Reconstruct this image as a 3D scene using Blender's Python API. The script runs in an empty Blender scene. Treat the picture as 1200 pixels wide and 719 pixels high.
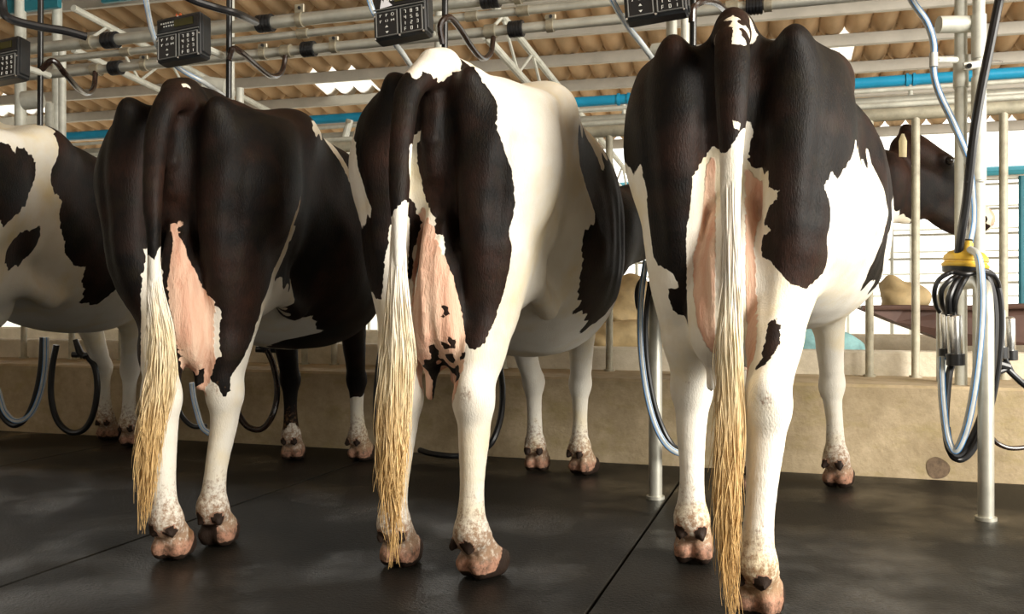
import bpy, math, random
import numpy as np
from mathutils import Vector, Matrix, kdtree

C = bpy.context.scene.collection
random.seed(7)

# ------------------------------------------------------------ camera, light
F = 1068.0                     # focal length in pixels of the 1200x719 frame
EYE = 0.75                     # the lens stands at the height of the cows' hocks, in the milking pit
sc = bpy.context.scene
cam_data = bpy.data.cameras.new('camera')
cam_data.sensor_width = 36.0
cam_data.lens = 36.0 * F / 1200.0
cam_data.clip_start = 0.05
cam_data.clip_end = 200
cam = bpy.data.objects.new('camera', cam_data)
cam.location = (0, 0, EYE)
cam.rotation_euler = (math.radians(90), 0, 0)
C.objects.link(cam)
sc.camera = cam
sc.view_settings.view_transform = 'Standard'
sc.view_settings.look = 'None'
sc.view_settings.gamma = 1
sc.view_settings.use_curve_mapping = False
sc.view_settings.exposure = 0.38

world = bpy.data.worlds.new('daylight')
sc.world = world
world.use_nodes = True
wn = world.node_tree.nodes
wn['Background'].inputs['Color'].default_value = (1.0, 0.97, 0.90, 1)
wn['Background'].inputs['Strength'].default_value = 1.9

def area(name, loc, target, sx, sy, power, col):
    l = bpy.data.lights.new(name, 'AREA')
    l.shape = 'RECTANGLE'; l.size = sx; l.size_y = sy
    l.energy = power; l.color = col
    o = bpy.data.objects.new(name, l)
    o.location = loc
    d = Vector(target) - Vector(loc)
    o.rotation_euler = d.to_track_quat('-Z', 'Y').to_euler()
    C.objects.link(o)
    return o
# daylight coming in through the open side of the shed behind and to the right of the camera
area('open_side_daylight', (4.6, -0.6, 2.5), (0.3, 3.0, 0.9), 3.5, 2.2, 520, (1.0, 0.95, 0.86))

def at(px, py, d):
    """point seen at that spot of the photograph, d metres in front of the lens"""
    return Vector(((px - 600.0) / F * d, d, EYE - (py - 359.5) / F * d))
# the stall row runs at a slant: u along the row (to the right and nearer), v away from the lens
SA = math.radians(17.7)
EU = Vector((math.cos(SA), -math.sin(SA), 0)); EV = Vector((math.sin(SA), math.cos(SA), 0))
def uv(u, v, z=0.0):
    p = EU * u + EV * v
    return Vector((p.x, p.y, z))
def on_v(px, py, v):
    """point seen at that spot of the photograph on the upright plane v of the stall row"""
    s = (px - 600.0) / F
    return at(px, py, v / (EV.y + EV.x * s))

# ------------------------------------------------------------ helpers
def tag(o, label=None, cat=None, group=None, kind=None):
    if label: o['label'] = label
    if cat: o['category'] = cat
    if group: o['group'] = group
    if kind: o['kind'] = kind
    return o
def empty(name, loc=(0, 0, 0), rz=0.0):
    o = bpy.data.objects.new(name, None)
    o.location = loc; o.rotation_euler = (0, 0, rz); o.empty_display_size = 0.05
    C.objects.link(o)
    return o
def link_mesh(name, verts, faces, mat, parent=None, smooth=True, local=True):
    me = bpy.data.meshes.new(name)
    me.from_pydata(verts, [], faces)
    me.update()
    if smooth:
        me.polygons.foreach_set('use_smooth', [True] * len(me.polygons))
    if mat: me.materials.append(mat)
    o = bpy.data.objects.new(name, me)
    C.objects.link(o)
    if parent is not None: o.parent = parent
    return o

class MB:
    """collects shapes (in world coordinates) for ONE mesh object"""
    def __init__(s): s.v = []; s.f = []
    def box(s, c, size, rot=None, bev=0.0):
        c = Vector(c); hx, hy, hz = [q / 2 for q in size]
        R = rot if rot is not None else Matrix.Identity(3)
        if bev <= 0:
            base = len(s.v)
            for z in (-hz, hz):
                for x, y in ((-hx, -hy), (hx, -hy), (hx, hy), (-hx, hy)):
                    s.v.append(tuple(c + R @ Vector((x, y, z))))
            for f in ((0, 3, 2, 1), (4, 5, 6, 7), (0, 1, 5, 4), (1, 2, 6, 5), (2, 3, 7, 6), (3, 0, 4, 7)):
                s.f.append(tuple(base + i for i in f))
            return s
        b = bev
        rings = []
        for z, k in ((-hz, b), (-hz + b, 0), (hz - b, 0), (hz, b)):
            x, y = hx - k, hy - k
            q = b * 0.6
            pts = [(-x + q, -y), (x - q, -y), (x, -y + q), (x, y - q), (x - q, y), (-x + q, y), (-x, y - q), (-x, -y + q)]
            r = []
            for p in pts:
                r.append(len(s.v)); s.v.append(tuple(c + R @ Vector((p[0], p[1], z))))
            rings.append(r)
        for a, bb in zip(rings, rings[1:]):
            for i in range(8):
                j = (i + 1) % 8
                s.f.append((a[i], a[j], bb[j], bb[i]))
        s.f.append(tuple(reversed(rings[0]))); s.f.append(tuple(rings[-1]))
        return s
    def tube(s, pts, rad, seg=10, cap=True):
        """pts: list of points, rad: a number or one per point"""
        pts = [Vector(p) for p in pts]
        n = len(pts)
        if not hasattr(rad, '__len__'): rad = [rad] * n
        t0 = (pts[1] - pts[0]).normalized()
        up = Vector((0, 0, 1)) if abs(t0.z) < 0.9 else Vector((1, 0, 0))
        a = t0.cross(up).normalized()
        rings = []
        for i, p in enumerate(pts):
            t = (pts[min(i + 1, n - 1)] - pts[max(i - 1, 0)])
            if t.length < 1e-9: t = t0.copy()
            t.normalize()
            a = (a - t * a.dot(t)).normalized()
            b = t.cross(a)
            r = []
            for k in range(seg):
                w = 2 * math.pi * k / seg
                r.append(len(s.v)); s.v.append(tuple(p + (a * math.cos(w) + b * math.sin(w)) * rad[i]))
            rings.append(r)
        for r1, r2 in zip(rings, rings[1:]):
            for k in range(seg):
                j = (k + 1) % seg
                s.f.append((r1[k], r1[j], r2[j], r2[k]))
        if cap:
            s.f.append(tuple(reversed(rings[0]))); s.f.append(tuple(rings[-1]))
        return s
    def poly(s, pts):
        base = len(s.v)
        s.v += [tuple(p) for p in pts]
        s.f.append(tuple(range(base, base + len(pts))))
        return s
    def prism(s, pts, off):
        """polygon pts extruded by the vector off"""
        n = len(pts); base = len(s.v); off = Vector(off)
        s.v += [tuple(p) for p in pts] + [tuple(Vector(p) + off) for p in pts]
        s.f.append(tuple(range(base, base + n))); s.f.append(tuple(reversed(range(base + n, base + 2 * n))))
        for i in range(n):
            j = (i + 1) % n
            s.f.append((base + i, base + n + i, base + n + j, base + j))
        return s
    def build(s, name, mat, parent=None, smooth=True, sharp=35, origin=None):
        if parent is not None:
            inv = parent_matrix(parent).inverted()
            vs = [tuple(inv @ Vector(p)) for p in s.v]; org = None
        else:
            org = Vector(origin) if origin is not None else sum((Vector(p) for p in s.v), Vector()) / len(s.v)
            vs = [tuple(Vector(p) - org) for p in s.v]
        o = link_mesh(name, vs, s.f, mat, parent, smooth)
        if org is not None: o.location = org
        import bmesh
        bm = bmesh.new(); bm.from_mesh(o.data)
        bmesh.ops.recalc_face_normals(bm, faces=bm.faces)
        bm.to_mesh(o.data); bm.free()
        if smooth:
            o.data.set_sharp_from_angle(angle=math.radians(sharp))
        return o
def parent_matrix(o):
    m = Matrix.LocRotScale(o.location, o.rotation_euler, o.scale)
    return (parent_matrix(o.parent) @ m) if o.parent else m
def spline(pts, n=8):
    """Catmull-Rom through the points"""
    P = [Vector(p) for p in pts]
    P = [P[0] * 2 - P[1]] + P + [P[-1] * 2 - P[-2]]
    out = []
    for i in range(1, len(P) - 2):
        for k in range(n):
            t = k / n
            a, b, c, d = P[i - 1], P[i], P[i + 1], P[i + 2]
            out.append(0.5 * ((2 * b) + (c - a) * t + (2 * a - 5 * b + 4 * c - d) * t * t + (-a + 3 * b - 3 * c + d) * t ** 3))
    out.append(P[-2])
    return out
# ------------------------------------------------------------ the cows: one continuous body each
class Field:
    """a sculpted solid: smooth unions of limbs and muscles, turned into one skin"""
    def __init__(s, lo, hi, h):
        s.lo = np.array(lo, float); s.h = h
        s.n = np.ceil((np.array(hi) - s.lo) / h).astype(int) + 1
        s.F = np.full(s.n, 0.25, np.float32)
    def grid(s, lo, hi):
        a = np.maximum(np.floor((np.array(lo) - s.lo) / s.h).astype(int), 0)
        b = np.minimum(np.ceil((np.array(hi) - s.lo) / s.h).astype(int) + 1, s.n)
        if np.any(b <= a): return None
        ax = [(s.lo[i] + s.h * np.arange(a[i], b[i])).astype(np.float32) for i in range(3)]
        X, Y, Z = np.meshgrid(*ax, indexing='ij')
        return (slice(a[0], b[0]), slice(a[1], b[1]), slice(a[2], b[2])), X, Y, Z
    def blend(s, sl, d, k, sub=False):
        a = s.F[sl]
        if sub: a = -a
        h = np.maximum(k - np.abs(a - d), 0) / k
        r = np.minimum(a, d) - h * h * k * 0.25
        s.F[sl] = -r if sub else r
    def ell(s, c, r, k=0.03, R=None, sub=False):
        c = np.array(c, float); r = np.array(r, float)
        m = r.max() + k + 0.04
        g = s.grid(c - m, c + m)
        if g is None: return
        sl, X, Y, Z = g
        X = X - c[0]; Y = Y - c[1]; Z = Z - c[2]
        if R is not None:
            R = np.array(R)   # columns: the ellipsoid's own axes
            X, Y, Z = (X * R[0, 0] + Y * R[1, 0] + Z * R[2, 0], X * R[0, 1] + Y * R[1, 1] + Z * R[2, 1], X * R[0, 2] + Y * R[1, 2] + Z * R[2, 2])
        k0 = np.sqrt((X / r[0]) ** 2 + (Y / r[1]) ** 2 + (Z / r[2]) ** 2)
        k1 = np.sqrt((X / r[0] ** 2) ** 2 + (Y / r[1] ** 2) ** 2 + (Z / r[2] ** 2) ** 2)
        d = np.where(k1 > 1e-6, k0 * (k0 - 1) / np.maximum(k1, 1e-6), -r.min())
        s.blend(sl, d.astype(np.float32), k, sub)
    def seg(s, p, q, r0, r1, k=0.02):
        """tapering segment with elliptical girth; r = (across, along) of the cow"""
        p = np.array(p, float); q = np.array(q, float)
        r0 = np.array(r0 if hasattr(r0, '__len__') else (r0, r0), float); r1 = np.array(r1 if hasattr(r1, '__len__') else (r1, r1), float)
        m = max(r0.max(), r1.max()) + k + 0.03
        g = s.grid(np.minimum(p, q) - m, np.maximum(p, q) + m)
        if g is None: return
        sl, X, Y, Z = g
        v = q - p; L = float(v @ v)
        t = np.clip(((X - p[0]) * v[0] + (Y - p[1]) * v[1] + (Z - p[2]) * v[2]) / L, 0, 1)
        dx = X - (p[0] + t * v[0]); dy = Y - (p[1] + t * v[1]); dz = Z - (p[2] + t * v[2])
        ra = r0[0] + (r1[0] - r0[0]) * t; rb = r0[1] + (r1[1] - r0[1]) * t
        rm = np.minimum(ra, rb)
        d = (np.sqrt((dx / ra) ** 2 + (dy / rb) ** 2 + (dz / (0.5 * (ra + rb))) ** 2) - 1) * rm
        s.blend(sl, d.astype(np.float32), k)
    def chain(s, pts, rs, k=0.02, sub=4):
        """a limb through several joints, one smooth taper, blended on as a whole"""
        A = np.array([[*p, *(r if hasattr(r, '__len__') else (r, r))] for p, r in zip(pts, rs)], float)
        E = np.vstack([2 * A[0] - A[1], A, 2 * A[-1] - A[-2]])
        C_ = []
        for i in range(1, len(E) - 2):
            a, b, c, d = E[i - 1], E[i], E[i + 1], E[i + 2]
            for q in range(sub):
                t = q / sub
                C_.append(0.5 * ((2 * b) + (c - a) * t + (2 * a - 5 * b + 4 * c - d) * t * t + (-a + 3 * b - 3 * c + d) * t ** 3))
        C_.append(A[-1]); C_ = np.array(C_)
        m = A[:, 3:].max() + k + 0.03
        g = s.grid(C_[:, :3].min(0) - m, C_[:, :3].max(0) + m)
        if g is None: return
        sl, X, Y, Z = g
        keep = s.F; s.F = np.full(X.shape, 0.25, np.float32); lo, n = s.lo, s.n
        s.lo = s.lo + s.h * np.array([q.start for q in sl]); s.n = np.array(X.shape)
        for i in range(len(C_) - 1): s.seg(C_[i, :3], C_[i + 1, :3], C_[i, 3:], C_[i + 1, 3:], 0.004)
        d = s.F; s.F, s.lo, s.n = keep, lo, n
        s.blend(sl, d, k)
    def loft(s, st, k=0.04, bend=None):
        """st rows: y, top, bottom, half width, roundness"""
        st = np.array(st, float)
        y0, y1 = st[0, 0], st[-1, 0]
        g = s.grid((-0.7, y0 - 0.15, st[:, 2].min() - 0.1), (0.9, y1 + 0.15, st[:, 1].max() + 0.1))
        sl, X, Y, Z = g
        yy = s.lo[1] + s.h * np.arange(sl[1].start, sl[1].stop)
        def ip(c):
            # smooth interpolation of one column
            yk = st[:, 0]; v = st[:, c]
            m = np.gradient(v, yk)
            yc = np.clip(yy, y0, y1)
            i = np.clip(np.searchsorted(yk, yc) - 1, 0, len(yk) - 2)
            hh = yk[i + 1] - yk[i]; t = (yc - yk[i]) / hh
            return ((2 * t ** 3 - 3 * t ** 2 + 1) * v[i] + (t ** 3 - 2 * t ** 2 + t) * hh * m[i] + (-2 * t ** 3 + 3 * t ** 2) * v[i + 1] + (t ** 3 - t ** 2) * hh * m[i + 1]).astype(np.float32)
        top, bot, w, p, cx = ip(1), ip(2), ip(3), ip(4), ip(5)
        zc = (bot + (top - bot) * 0.50)[None, :, None]
        bu = (top[None, :, None] - zc); bd = (zc - bot[None, :, None])
        b = np.where(Z > zc, bu, bd)
        a = w[None, :, None]; p = np.where(Z > zc, p[None, :, None], np.minimum(p, 2.35)[None, :, None])
        q = ((np.abs(X - cx[None, :, None]) / a) ** p + (np.abs(Z - zc) / b) ** p) ** (1 / p)
        d = (q - 1) * np.minimum(a, b) * 0.9
        e = np.maximum(np.maximum(y0 - Y, Y - y1), 0) * 1.6
        d = np.where(e > 0, np.sqrt(np.maximum(d, 0) ** 2 + e ** 2) + np.minimum(d, 0) * 0.5 + 0.02, d)
        s.blend(sl, d.astype(np.float32), k)
    def skin(s):
        F = s.F
        S = F < 0
        nx, ny, nz = F.shape
        cid = lambda i, j, k: (i * ny + j) * nz + k
        quads = []; acc = []
        for ax in range(3):
            A = [slice(None)] * 3; B = [slice(None)] * 3
            A[ax] = slice(0, -1); B[ax] = slice(1, None)
            ch = S[tuple(A)] != S[tuple(B)]
            o1, o2 = [(1, 2), (2, 0), (0, 1)][ax]
            I = np.argwhere(ch)
            I = I[(I[:, o1] > 0) & (I[:, o2] > 0)]
            f0 = F[I[:, 0], I[:, 1], I[:, 2]]
            J = I.copy(); J[:, ax] += 1
            f1 = F[J[:, 0], J[:, 1], J[:, 2]]
            t = f0 / (f0 - f1)
            P = I.astype(float); P[:, ax] += t
            cs = []
            for a1, a2 in ((-1, -1), (0, -1), (0, 0), (-1, 0)):
                K = I.copy(); K[:, o1] += a1; K[:, o2] += a2
                cs.append(cid(K[:, 0], K[:, 1], K[:, 2]))
            q = np.stack(cs, 1)
            neg = f0 < 0
            q = np.where(neg[:, None], q, q[:, ::-1])
            quads.append(q)
            for c in cs: acc.append((c, P))
        ids = np.concatenate([a[0] for a in acc]); pts = np.concatenate([a[1] for a in acc])
        u, inv = np.unique(ids, return_inverse=True)
        cnt = np.bincount(inv).astype(float)
        V = np.stack([np.bincount(inv, pts[:, i]) / cnt for i in range(3)], 1)
        Q = np.searchsorted(u, np.concatenate(quads))
        V = s.lo + V * s.h
        # relax a little
        e = np.concatenate([Q[:, [0, 1]], Q[:, [1, 2]], Q[:, [2, 3]], Q[:, [3, 0]]])
        for _ in range(2):
            deg = np.bincount(e[:, 0], minlength=len(V)).astype(float)
            W = np.stack([np.bincount(e[:, 0], V[e[:, 1], i], minlength=len(V)) for i in range(3)], 1) / deg[:, None]
            V = V * 0.45 + W * 0.55
        # one body: keep the largest connected skin only
        lab = np.arange(len(V))
        while True:
            m = np.minimum(lab[e[:, 0]], lab[e[:, 1]])
            n = lab.copy(); np.minimum.at(n, e[:, 0], m); np.minimum.at(n, e[:, 1], m)
            n = n[n]
            if np.array_equal(n, lab): break
            lab = n
        big = np.bincount(lab).argmax(); keep = lab == big
        Q = Q[keep[Q[:, 0]]]
        idx = np.cumsum(keep) - 1
        return V[keep], idx[Q]

def build_body(g):
    """g: one cow's measures in her own frame (x to her right, y ahead, z up, origin on the ground below the pin bones)"""
    s = g.get('s', 1.0)
    h = g.get('h', 0.009)
    f = Field((-0.62, -0.38, -0.02), (g.get('xmax', 0.62), g.get('ymax', 2.9), 1.85), h)
    S = lambda *p: tuple(q * s for q in p)
    def M(x, y, z, side=1): return (x * s * side, y * s, z * s)
    W = g.get('w', 1.0); B = g.get('belly', 1.0)
    bend = g.get('bend', 0.0)
    bb = g.get('bb', 0.0)
    rows = [(0.10, 1.44, 1.08, 0.16 * W, 2.0), (0.28, 1.485, 1.00, 0.22 * W, 2.1), (0.46, 1.495, 0.90, 0.275 * W, 2.6), (0.62, 1.48, 0.80, 0.325 * W, 3.4),
            (0.80, 1.47, 0.69 + bb * .5, 0.37 * B, 3.5), (1.00, 1.465, 0.62 + bb, 0.39 * B, 3.4), (1.22, 1.46, 0.60 + bb, 0.385 * B, 2.8), (1.42, 1.46, 0.63 + bb * .6, 0.325 * B, 2.2),
            (1.60, 1.46, 0.70, 0.25, 2.0), (1.76, 1.42, 0.80, 0.17, 2.0)]
    f.loft([(y * s, t * s, b * s, w * s, p, bend * y * y) for y, t, b, w, p in rows])
    # spine, loin and rump
    f.chain([S(0, 0.02, 1.465), S(0, 0.22, 1.49), S(0, 0.5, 1.49), S(bend * 0.81, 0.9, 1.47), S(bend * 2, 1.4, 1.455), S(bend * 2.5, 1.6, 1.47)],
            [0.035 * s, 0.035 * s, 0.038 * s, 0.04 * s, 0.04 * s, 0.04 * s], k=0.075)
    rw = g.get('rw', 1.0); HW = 0.285 * rw * g.get('hw', 1.0)
    for sd in (-1, 1):
        f.ell(M(HW - .012, 0.50, 1.42, sd), S(0.045, 0.085, 0.045), k=0.12)                 # hook bone
        PX = g.get('pin', 0.14)
        f.seg(M(HW - .02, 0.46, 1.415, sd), M(PX, 0.05, 1.385, sd), 0.045 * s, 0.042 * s, k=0.06)
        f.ell(M(PX, 0.035, 1.405, sd), S(0.034, 0.055, 0.045), k=0.045)             # pin bone
        f.ell(M(0.235 * rw, 0.25, 1.22, sd), S(0.08, 0.15, 0.20), k=0.09)               # thurl
        f.ell(M(0.165 * rw, 0.15, 1.22, sd), S(0.10, 0.15, 0.19), k=0.07)
    for sd in (-1, 1):
        f.seg(M(0.03, 0.50, 1.455, sd), M(HW - .03, 0.50, 1.42, sd), 0.045 * s, 0.045 * s, k=0.07)     # over the hip
        f.seg(M(HW - .03, 0.50, 1.41, sd), M(0.17, 0.86, 1.39, sd), 0.045 * s, 0.05 * s, k=0.09)      # edge of the loin
        f.seg(M(HW - .04, 0.47, 1.37, sd), M(0.215, 0.42, 1.00, sd), 0.052 * s, 0.05 * s, k=0.09)     # fore edge of the haunch
        f.ell(M(HW - .075, 0.38, 1.375, sd), S(0.07, 0.13, 0.055), k=0.10)
        f.ell(M(HW - .035, 0.56, 1.30, sd), S(0.045, 0.12, 0.10), k=0.10)
    # seat of the tail and the hind wall between the thighs
    f.chain([S(0, 0.105, 1.40), S(0, 0.085, 1.25), S(0, 0.11, 1.08)], [(0.10 * s, 0.075 * s), (0.10 * s, 0.075 * s), (0.09 * s, 0.07 * s)], k=0.05)
    # hollow of the flank
    for sd in (-1, 1):
        f.ell(M(0.455 + g.get('full', 0), 0.74, 1.26, sd), S(0.09, 0.16, 0.13), k=0.10, sub=True)
        f.ell(M(0.13, 0.27, 1.55, sd), S(0.05, 0.14, 0.035), k=0.06, sub=True)
    # shoulders
    for sd in (-1, 1):
        f.ell(M(0.215, 1.45, 1.09, sd), S(0.10, 0.17, 0.28), k=0.10)
    # hind legs
    for sd, hoof, hd in ((-1, g['hl'], g.get('hdl', 0.0)), (1, g['hr'], g.get('hdr', 0.0))):
        hx, hy = hoof
        tx = 0.5 * (0.145 * s * sd + hx)
        kx, ky = g.get('hockL' if sd < 0 else 'hockR', (hx * 0.9 + 0.015 * sd, hy - 0.02))
        ty = 0.30 * hy
        hk = (kx, ky, 0.505 * s)
        top = (0.160 * s * sd * rw, 0.17 * s, 1.16 * s)
        mid = (0.160 * s * sd * g.get('tw', 1.0), 0.15 * s + ty * 0.5, 0.94 * s)
        low = (0.45 * 0.165 * s * sd + 0.55 * kx, 0.13 * s + ty * 0.8, 0.77 * s)
        gas = (0.2 * 0.165 * s * sd + 0.8 * kx, (0.07 * s + 0.35 * 0.13 * s) * 0.5 + ky * 0.6, 0.65 * s)
        f.chain([top, mid, low, gas], [(0.105 * s, 0.17 * s), (0.092 * s, 0.16 * s), (0.080 * s, 0.12 * s), (0.060 * s, 0.084 * s)], k=0.08)
        f.ell((0.14 * s * sd, 0.34 * s + ty * 0.5, 0.92 * s), S(0.085, 0.13, 0.17), k=0.08)    # stifle
        # back edge of the thigh (two muscle bellies)
        f.chain([M(PX, 0.045, 1.33, sd), (0.14 * s * sd, 0.035 * s + ty * 0.3, 1.02 * s), (0.3 * 0.15 * s * sd + 0.7 * kx, 0.06 * s + ty * 0.7, 0.76 * s)],
                [0.045 * s, 0.058 * s, 0.032 * s], k=0.05)
        back = (kx, ky - 0.035 * s, 0.545 * s)
        f.seg(gas, hk, (0.060 * s, 0.080 * s), (0.051 * s, 0.058 * s), k=0.035)
        f.seg((gas[0], gas[1] - 0.045 * s, gas[2]), back, 0.022 * s, 0.026 * s, k=0.03)
        f.ell(back, S(0.032, 0.032, 0.04), k=0.03)
        f.ell(hk, S(0.053, 0.052, 0.06), k=0.03)
        cx = hx * 0.75 + kx * 0.25
        can1 = (kx * 0.88 + hx * 0.12, ky + 0.006, 0.415 * s)
        can2 = (kx * 0.35 + hx * 0.65, ky * 0.5 + hy * 0.5 - 0.02 * s, 0.26 * s)
        fet = (hx, hy - 0.03 * s, 0.135 * s)
        f.chain([hk, can1, can2, fet], [(0.050 * s, 0.052 * s), (0.044 * s, 0.049 * s), (0.034 * s, 0.039 * s), (0.044 * s, 0.042 * s)], k=0.022)
        foot(f, hx, hy, hd, s, fet, 1.0)
    # front legs
    for sd, hoof, hd in ((-1, g['fl'], g.get('fdl', 0.0)), (1, g['fr'], g.get('fdr', 0.0))):
        hx, hy = hoof
        cx = bend * 2
        sh = (0.17 * s * sd + cx, 1.43 * s, 0.92 * s)
        el = (0.17 * s * sd * 0.7 + hx * 0.3 + cx * .5, 1.42 * s * 0.6 + hy * 0.4, 0.72 * s)
        kn = (hx * 0.9 + 0.1 * 0.15 * sd * s, hy * 0.85 + 1.45 * s * 0.15 + 0.015, 0.42 * s)
        fet = (hx, hy - 0.015 * s, 0.13 * s)
        f.chain([sh, el, kn], [(0.085 * s, 0.13 * s), (0.065 * s, 0.088 * s), (0.043 * s, 0.046 * s)], k=0.05)
        f.ell(kn, S(0.047, 0.047, 0.06), k=0.03)
        f.chain([kn, ((kn[0] + fet[0]) / 2, (kn[1] + fet[1]) / 2, 0.27 * s), fet], [(0.042 * s, 0.044 * s), (0.033 * s, 0.036 * s), (0.042 * s, 0.041 * s)], k=0.022)
        foot(f, hx, hy, hd, s, fet, 1.0)
    # flank folds
    for sd in (-1, 1):
        f.seg(M(0.18, 0.42, 0.86, sd), M(0.19, 0.66, 0.77 + bb * .5, sd), 0.03 * s, 0.03 * s, k=0.10)
    for sd in (-1, 1):
        f.ell(M(0.088, 0.07, 1.525, sd), S(0.045, 0.12, 0.07), k=0.05, sub=True)      # dip beside the tail head
        f.ell(M(0.235, 0.26, 1.54, sd), S(0.075, 0.13, 0.08), k=0.08, sub=True)       # dip between hook and pin
    # udder
    ux, uy, uz = g.get('udder', (0.0, 0.20, 0.60)); uw = g.get('uw', 0.105)
    zt = 1.02
    f.chain([(ux * 0.3, (uy - 0.02) * s, zt * s), (ux * 0.8, (uy - 0.02) * s, (uz + 0.24) * s), (ux, uy * s, (uz + 0.12) * s)],
            [(0.045 * s, 0.11 * s), (uw * 0.95 * s, 0.16 * s), (uw * s, 0.17 * s)], k=0.014)
    f.ell((ux, (uy + 0.20) * s, (uz + 0.16) * s), S(uw * 1.15, 0.22, 0.15), k=0.06)
    for sx in (-1, 1):
        f.ell((ux + sx * uw * 0.5 * s, (uy - 0.05) * s, (uz + 0.11) * s), S(uw * 0.56, 0.11, 0.13), k=0.02)
        for (ty_, tl) in ((-0.06, g.get('tl', 0.07)), (0.16, 0.06)):
            tx_ = ux + sx * uw * 0.5 * s + g.get('tdx', 0)
            f.seg((tx_, (uy + ty_) * s, (uz + 0.03) * s), (tx_ * 1.02, (uy + ty_ - 0.01) * s, (uz - tl) * s), 0.021 * s, 0.014 * s, k=0.02)
    # vulva folds below the tail head
    if 1:
        for sx in (-1, 1):
            f.seg(S(0.013 * sx, 0.022, 1.36), S(0.011 * sx, 0.0, 1.24), 0.017 * s, 0.015 * s, k=0.014)
        f.seg(S(0, 0.005, 1.24), S(0, 0.03, 1.15), 0.014 * s, 0.02 * s, k=0.03)
    # neck and head
    if 'neck' in g:
        nk = [((bend * 2.5, 1.58 * s, 1.17 * s), .19)] + g['neck']
        for (p, r0), (q, r1) in zip(nk, nk[1:]):
            f.seg(p, q, r0, r1, k=0.08)
            f.seg((p[0], p[1], p[2] - r0 * 0.8), (q[0], q[1], q[2] - r1 * 0.9), r0 * 0.8, r1 * 0.8, k=0.08)
    if 'head' in g:
        hp, hf, hu = g['head']; hs = s * g.get('hs', 1.0)
        fx = np.array(hf, float); fx /= np.linalg.norm(fx)          # towards the muzzle
        up = np.array(hu, float); up -= fx * (up @ fx); up /= np.linalg.norm(up)
        rt = np.cross(fx, up)
        R = np.stack([rt, fx, up], 1)
        o = np.array(hp, float)
        H = lambda x, y, z: o + (rt * x + fx * y + up * z) * hs
        f.ell(H(0, 0.04, 0.025), S(0.095, 0.13, 0.10), k=0.05, R=R)
        f.ell(H(0, 0.16, 0.035), S(0.090, 0.14, 0.085), k=0.05, R=R)
        f.ell(H(0, 0.07, -0.10), S(0.062, 0.14, 0.10), k=0.05, R=R)     # jaw angle
        f.ell(H(0, 0.09, -0.15), S(0.06, 0.15, 0.135), k=0.06, R=R)
        f.ell(H(0, 0.28, -0.015), S(0.062, 0.16, 0.065), k=0.05, R=R)
        f.ell(H(0, 0.28, -0.12), S(0.05, 0.18, 0.072), k=0.05, R=R)      # lower jaw
        f.ell(H(0, 0.19, -0.055), S(0.055, 0.16, 0.06), k=0.05, R=R)
        f.ell(H(0, 0.435, -0.05), S(0.07, 0.07, 0.07), k=0.05, R=R)    # muzzle
        f.ell(H(0, 0.42, -0.12), S(0.045, 0.055, 0.035), k=0.025, R=R)      # chin
        f.ell(H(0, -0.03, 0.095), S(0.04, 0.04, 0.03), k=0.04, R=R)       # poll
        for sd in (-1, 1):
            f.ell(H(0.078 * sd, 0.140, 0.042), S(0.022, 0.038, 0.028), k=0.035, R=R)  # eye orbit
            f.ell(H(0.088 * sd, 0.145, 0.040), S(0.018, 0.020, 0.014), k=0.01, R=R, sub=True)
            f.ell(H(0.083 * sd, 0.145, 0.040), S(0.0165, 0.0185, 0.0155), k=0.004, R=R)
            f.ell(H(0.042 * sd, 0.487, -0.025), S(0.012, 0.014, 0.012), k=0.012, R=R, sub=True)
            a = H(0.07 * sd, -0.03, 0.03); b = H(0.20 * sd, -0.13, -0.01)
            ax = (b - a); ax /= np.linalg.norm(ax); ay = up - ax * (up @ ax); ay /= np.linalg.norm(ay); az = np.cross(ax, ay)
            f.ell((a + b) / 2, S(0.095, 0.042, 0.016), k=0.02, R=np.stack([ax, ay, az], 1))   # ear
    # tail: dock, hangs behind
    tp = g['tail']
    f.chain([p[0] for p in tp], [p[1] for p in tp], k=0.012)
    f.seg(S(0, 0.12, 1.475), tp[0][0], 0.036 * s, tp[0][1], k=0.05)
    # soft unevenness of the hide
    g3 = f.grid(f.lo, f.lo + f.h * (f.n - 1))
    sl, X, Y, Z = g3
    back = np.exp(-(np.maximum(Y - 0.10 * s, 0) / 0.05) ** 2) * np.exp(-((Z - 1.10 * s) / 0.22) ** 4)
    groove = np.exp(-((np.abs(X) - 0.205 * s - (1.1 * s - Z) * -0.10) / 0.020) ** 2) * back
    split = np.exp(-((np.abs(X) - 0.070 * s) / 0.016) ** 2) * np.exp(-(np.maximum(Y - 0.16 * s, 0) / 0.05) ** 2) * np.exp(-((Z - 1.12 * s) / 0.17) ** 4)
    uf = np.exp(-((X - g['udder'][0]) / (uw * 1.0 * s)) ** 4) * np.exp(-((Z - 0.86 * s) / 0.20) ** 4) * np.exp(-(np.maximum(Y - 0.2 * s, 0) / 0.06) ** 2)
    f.F[sl] += (0.010 * groove + 0.008 * split + 0.0035 * uf * np.sin(X * 150 + 1.5 * np.sin(Z * 9 + X * 20)) + 0.008 * uf * np.exp(-((X - g['udder'][0]) / .012) ** 2)).astype(np.float32)
    rib = np.sin(Y * 62 + Z * 9) * np.exp(-((Y - 1.12 * s) / 0.22) ** 2) * np.exp(-((Z - 1.05 * s) / 0.18) ** 2)
    vein = np.sin(X * 37 + 1.3) * np.sin(Y * 31 + 2) * np.sin(Z * 29)
    f.F[sl] += (-0.0035 * rib - 0.0016 * vein).astype(np.float32)
    f.F[sl] += (0.0045 * np.sin(X * 130 + 2 * np.sin(Z * 60)) * np.sin(Y * 115 + Z * 40) * np.sin(Z * 95 + X * 30) * np.clip((0.16 - Z) / 0.05, 0, 1)).astype(np.float32)
    f.F[sl] = np.maximum(f.F[sl], -Z + 0.001)
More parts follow.
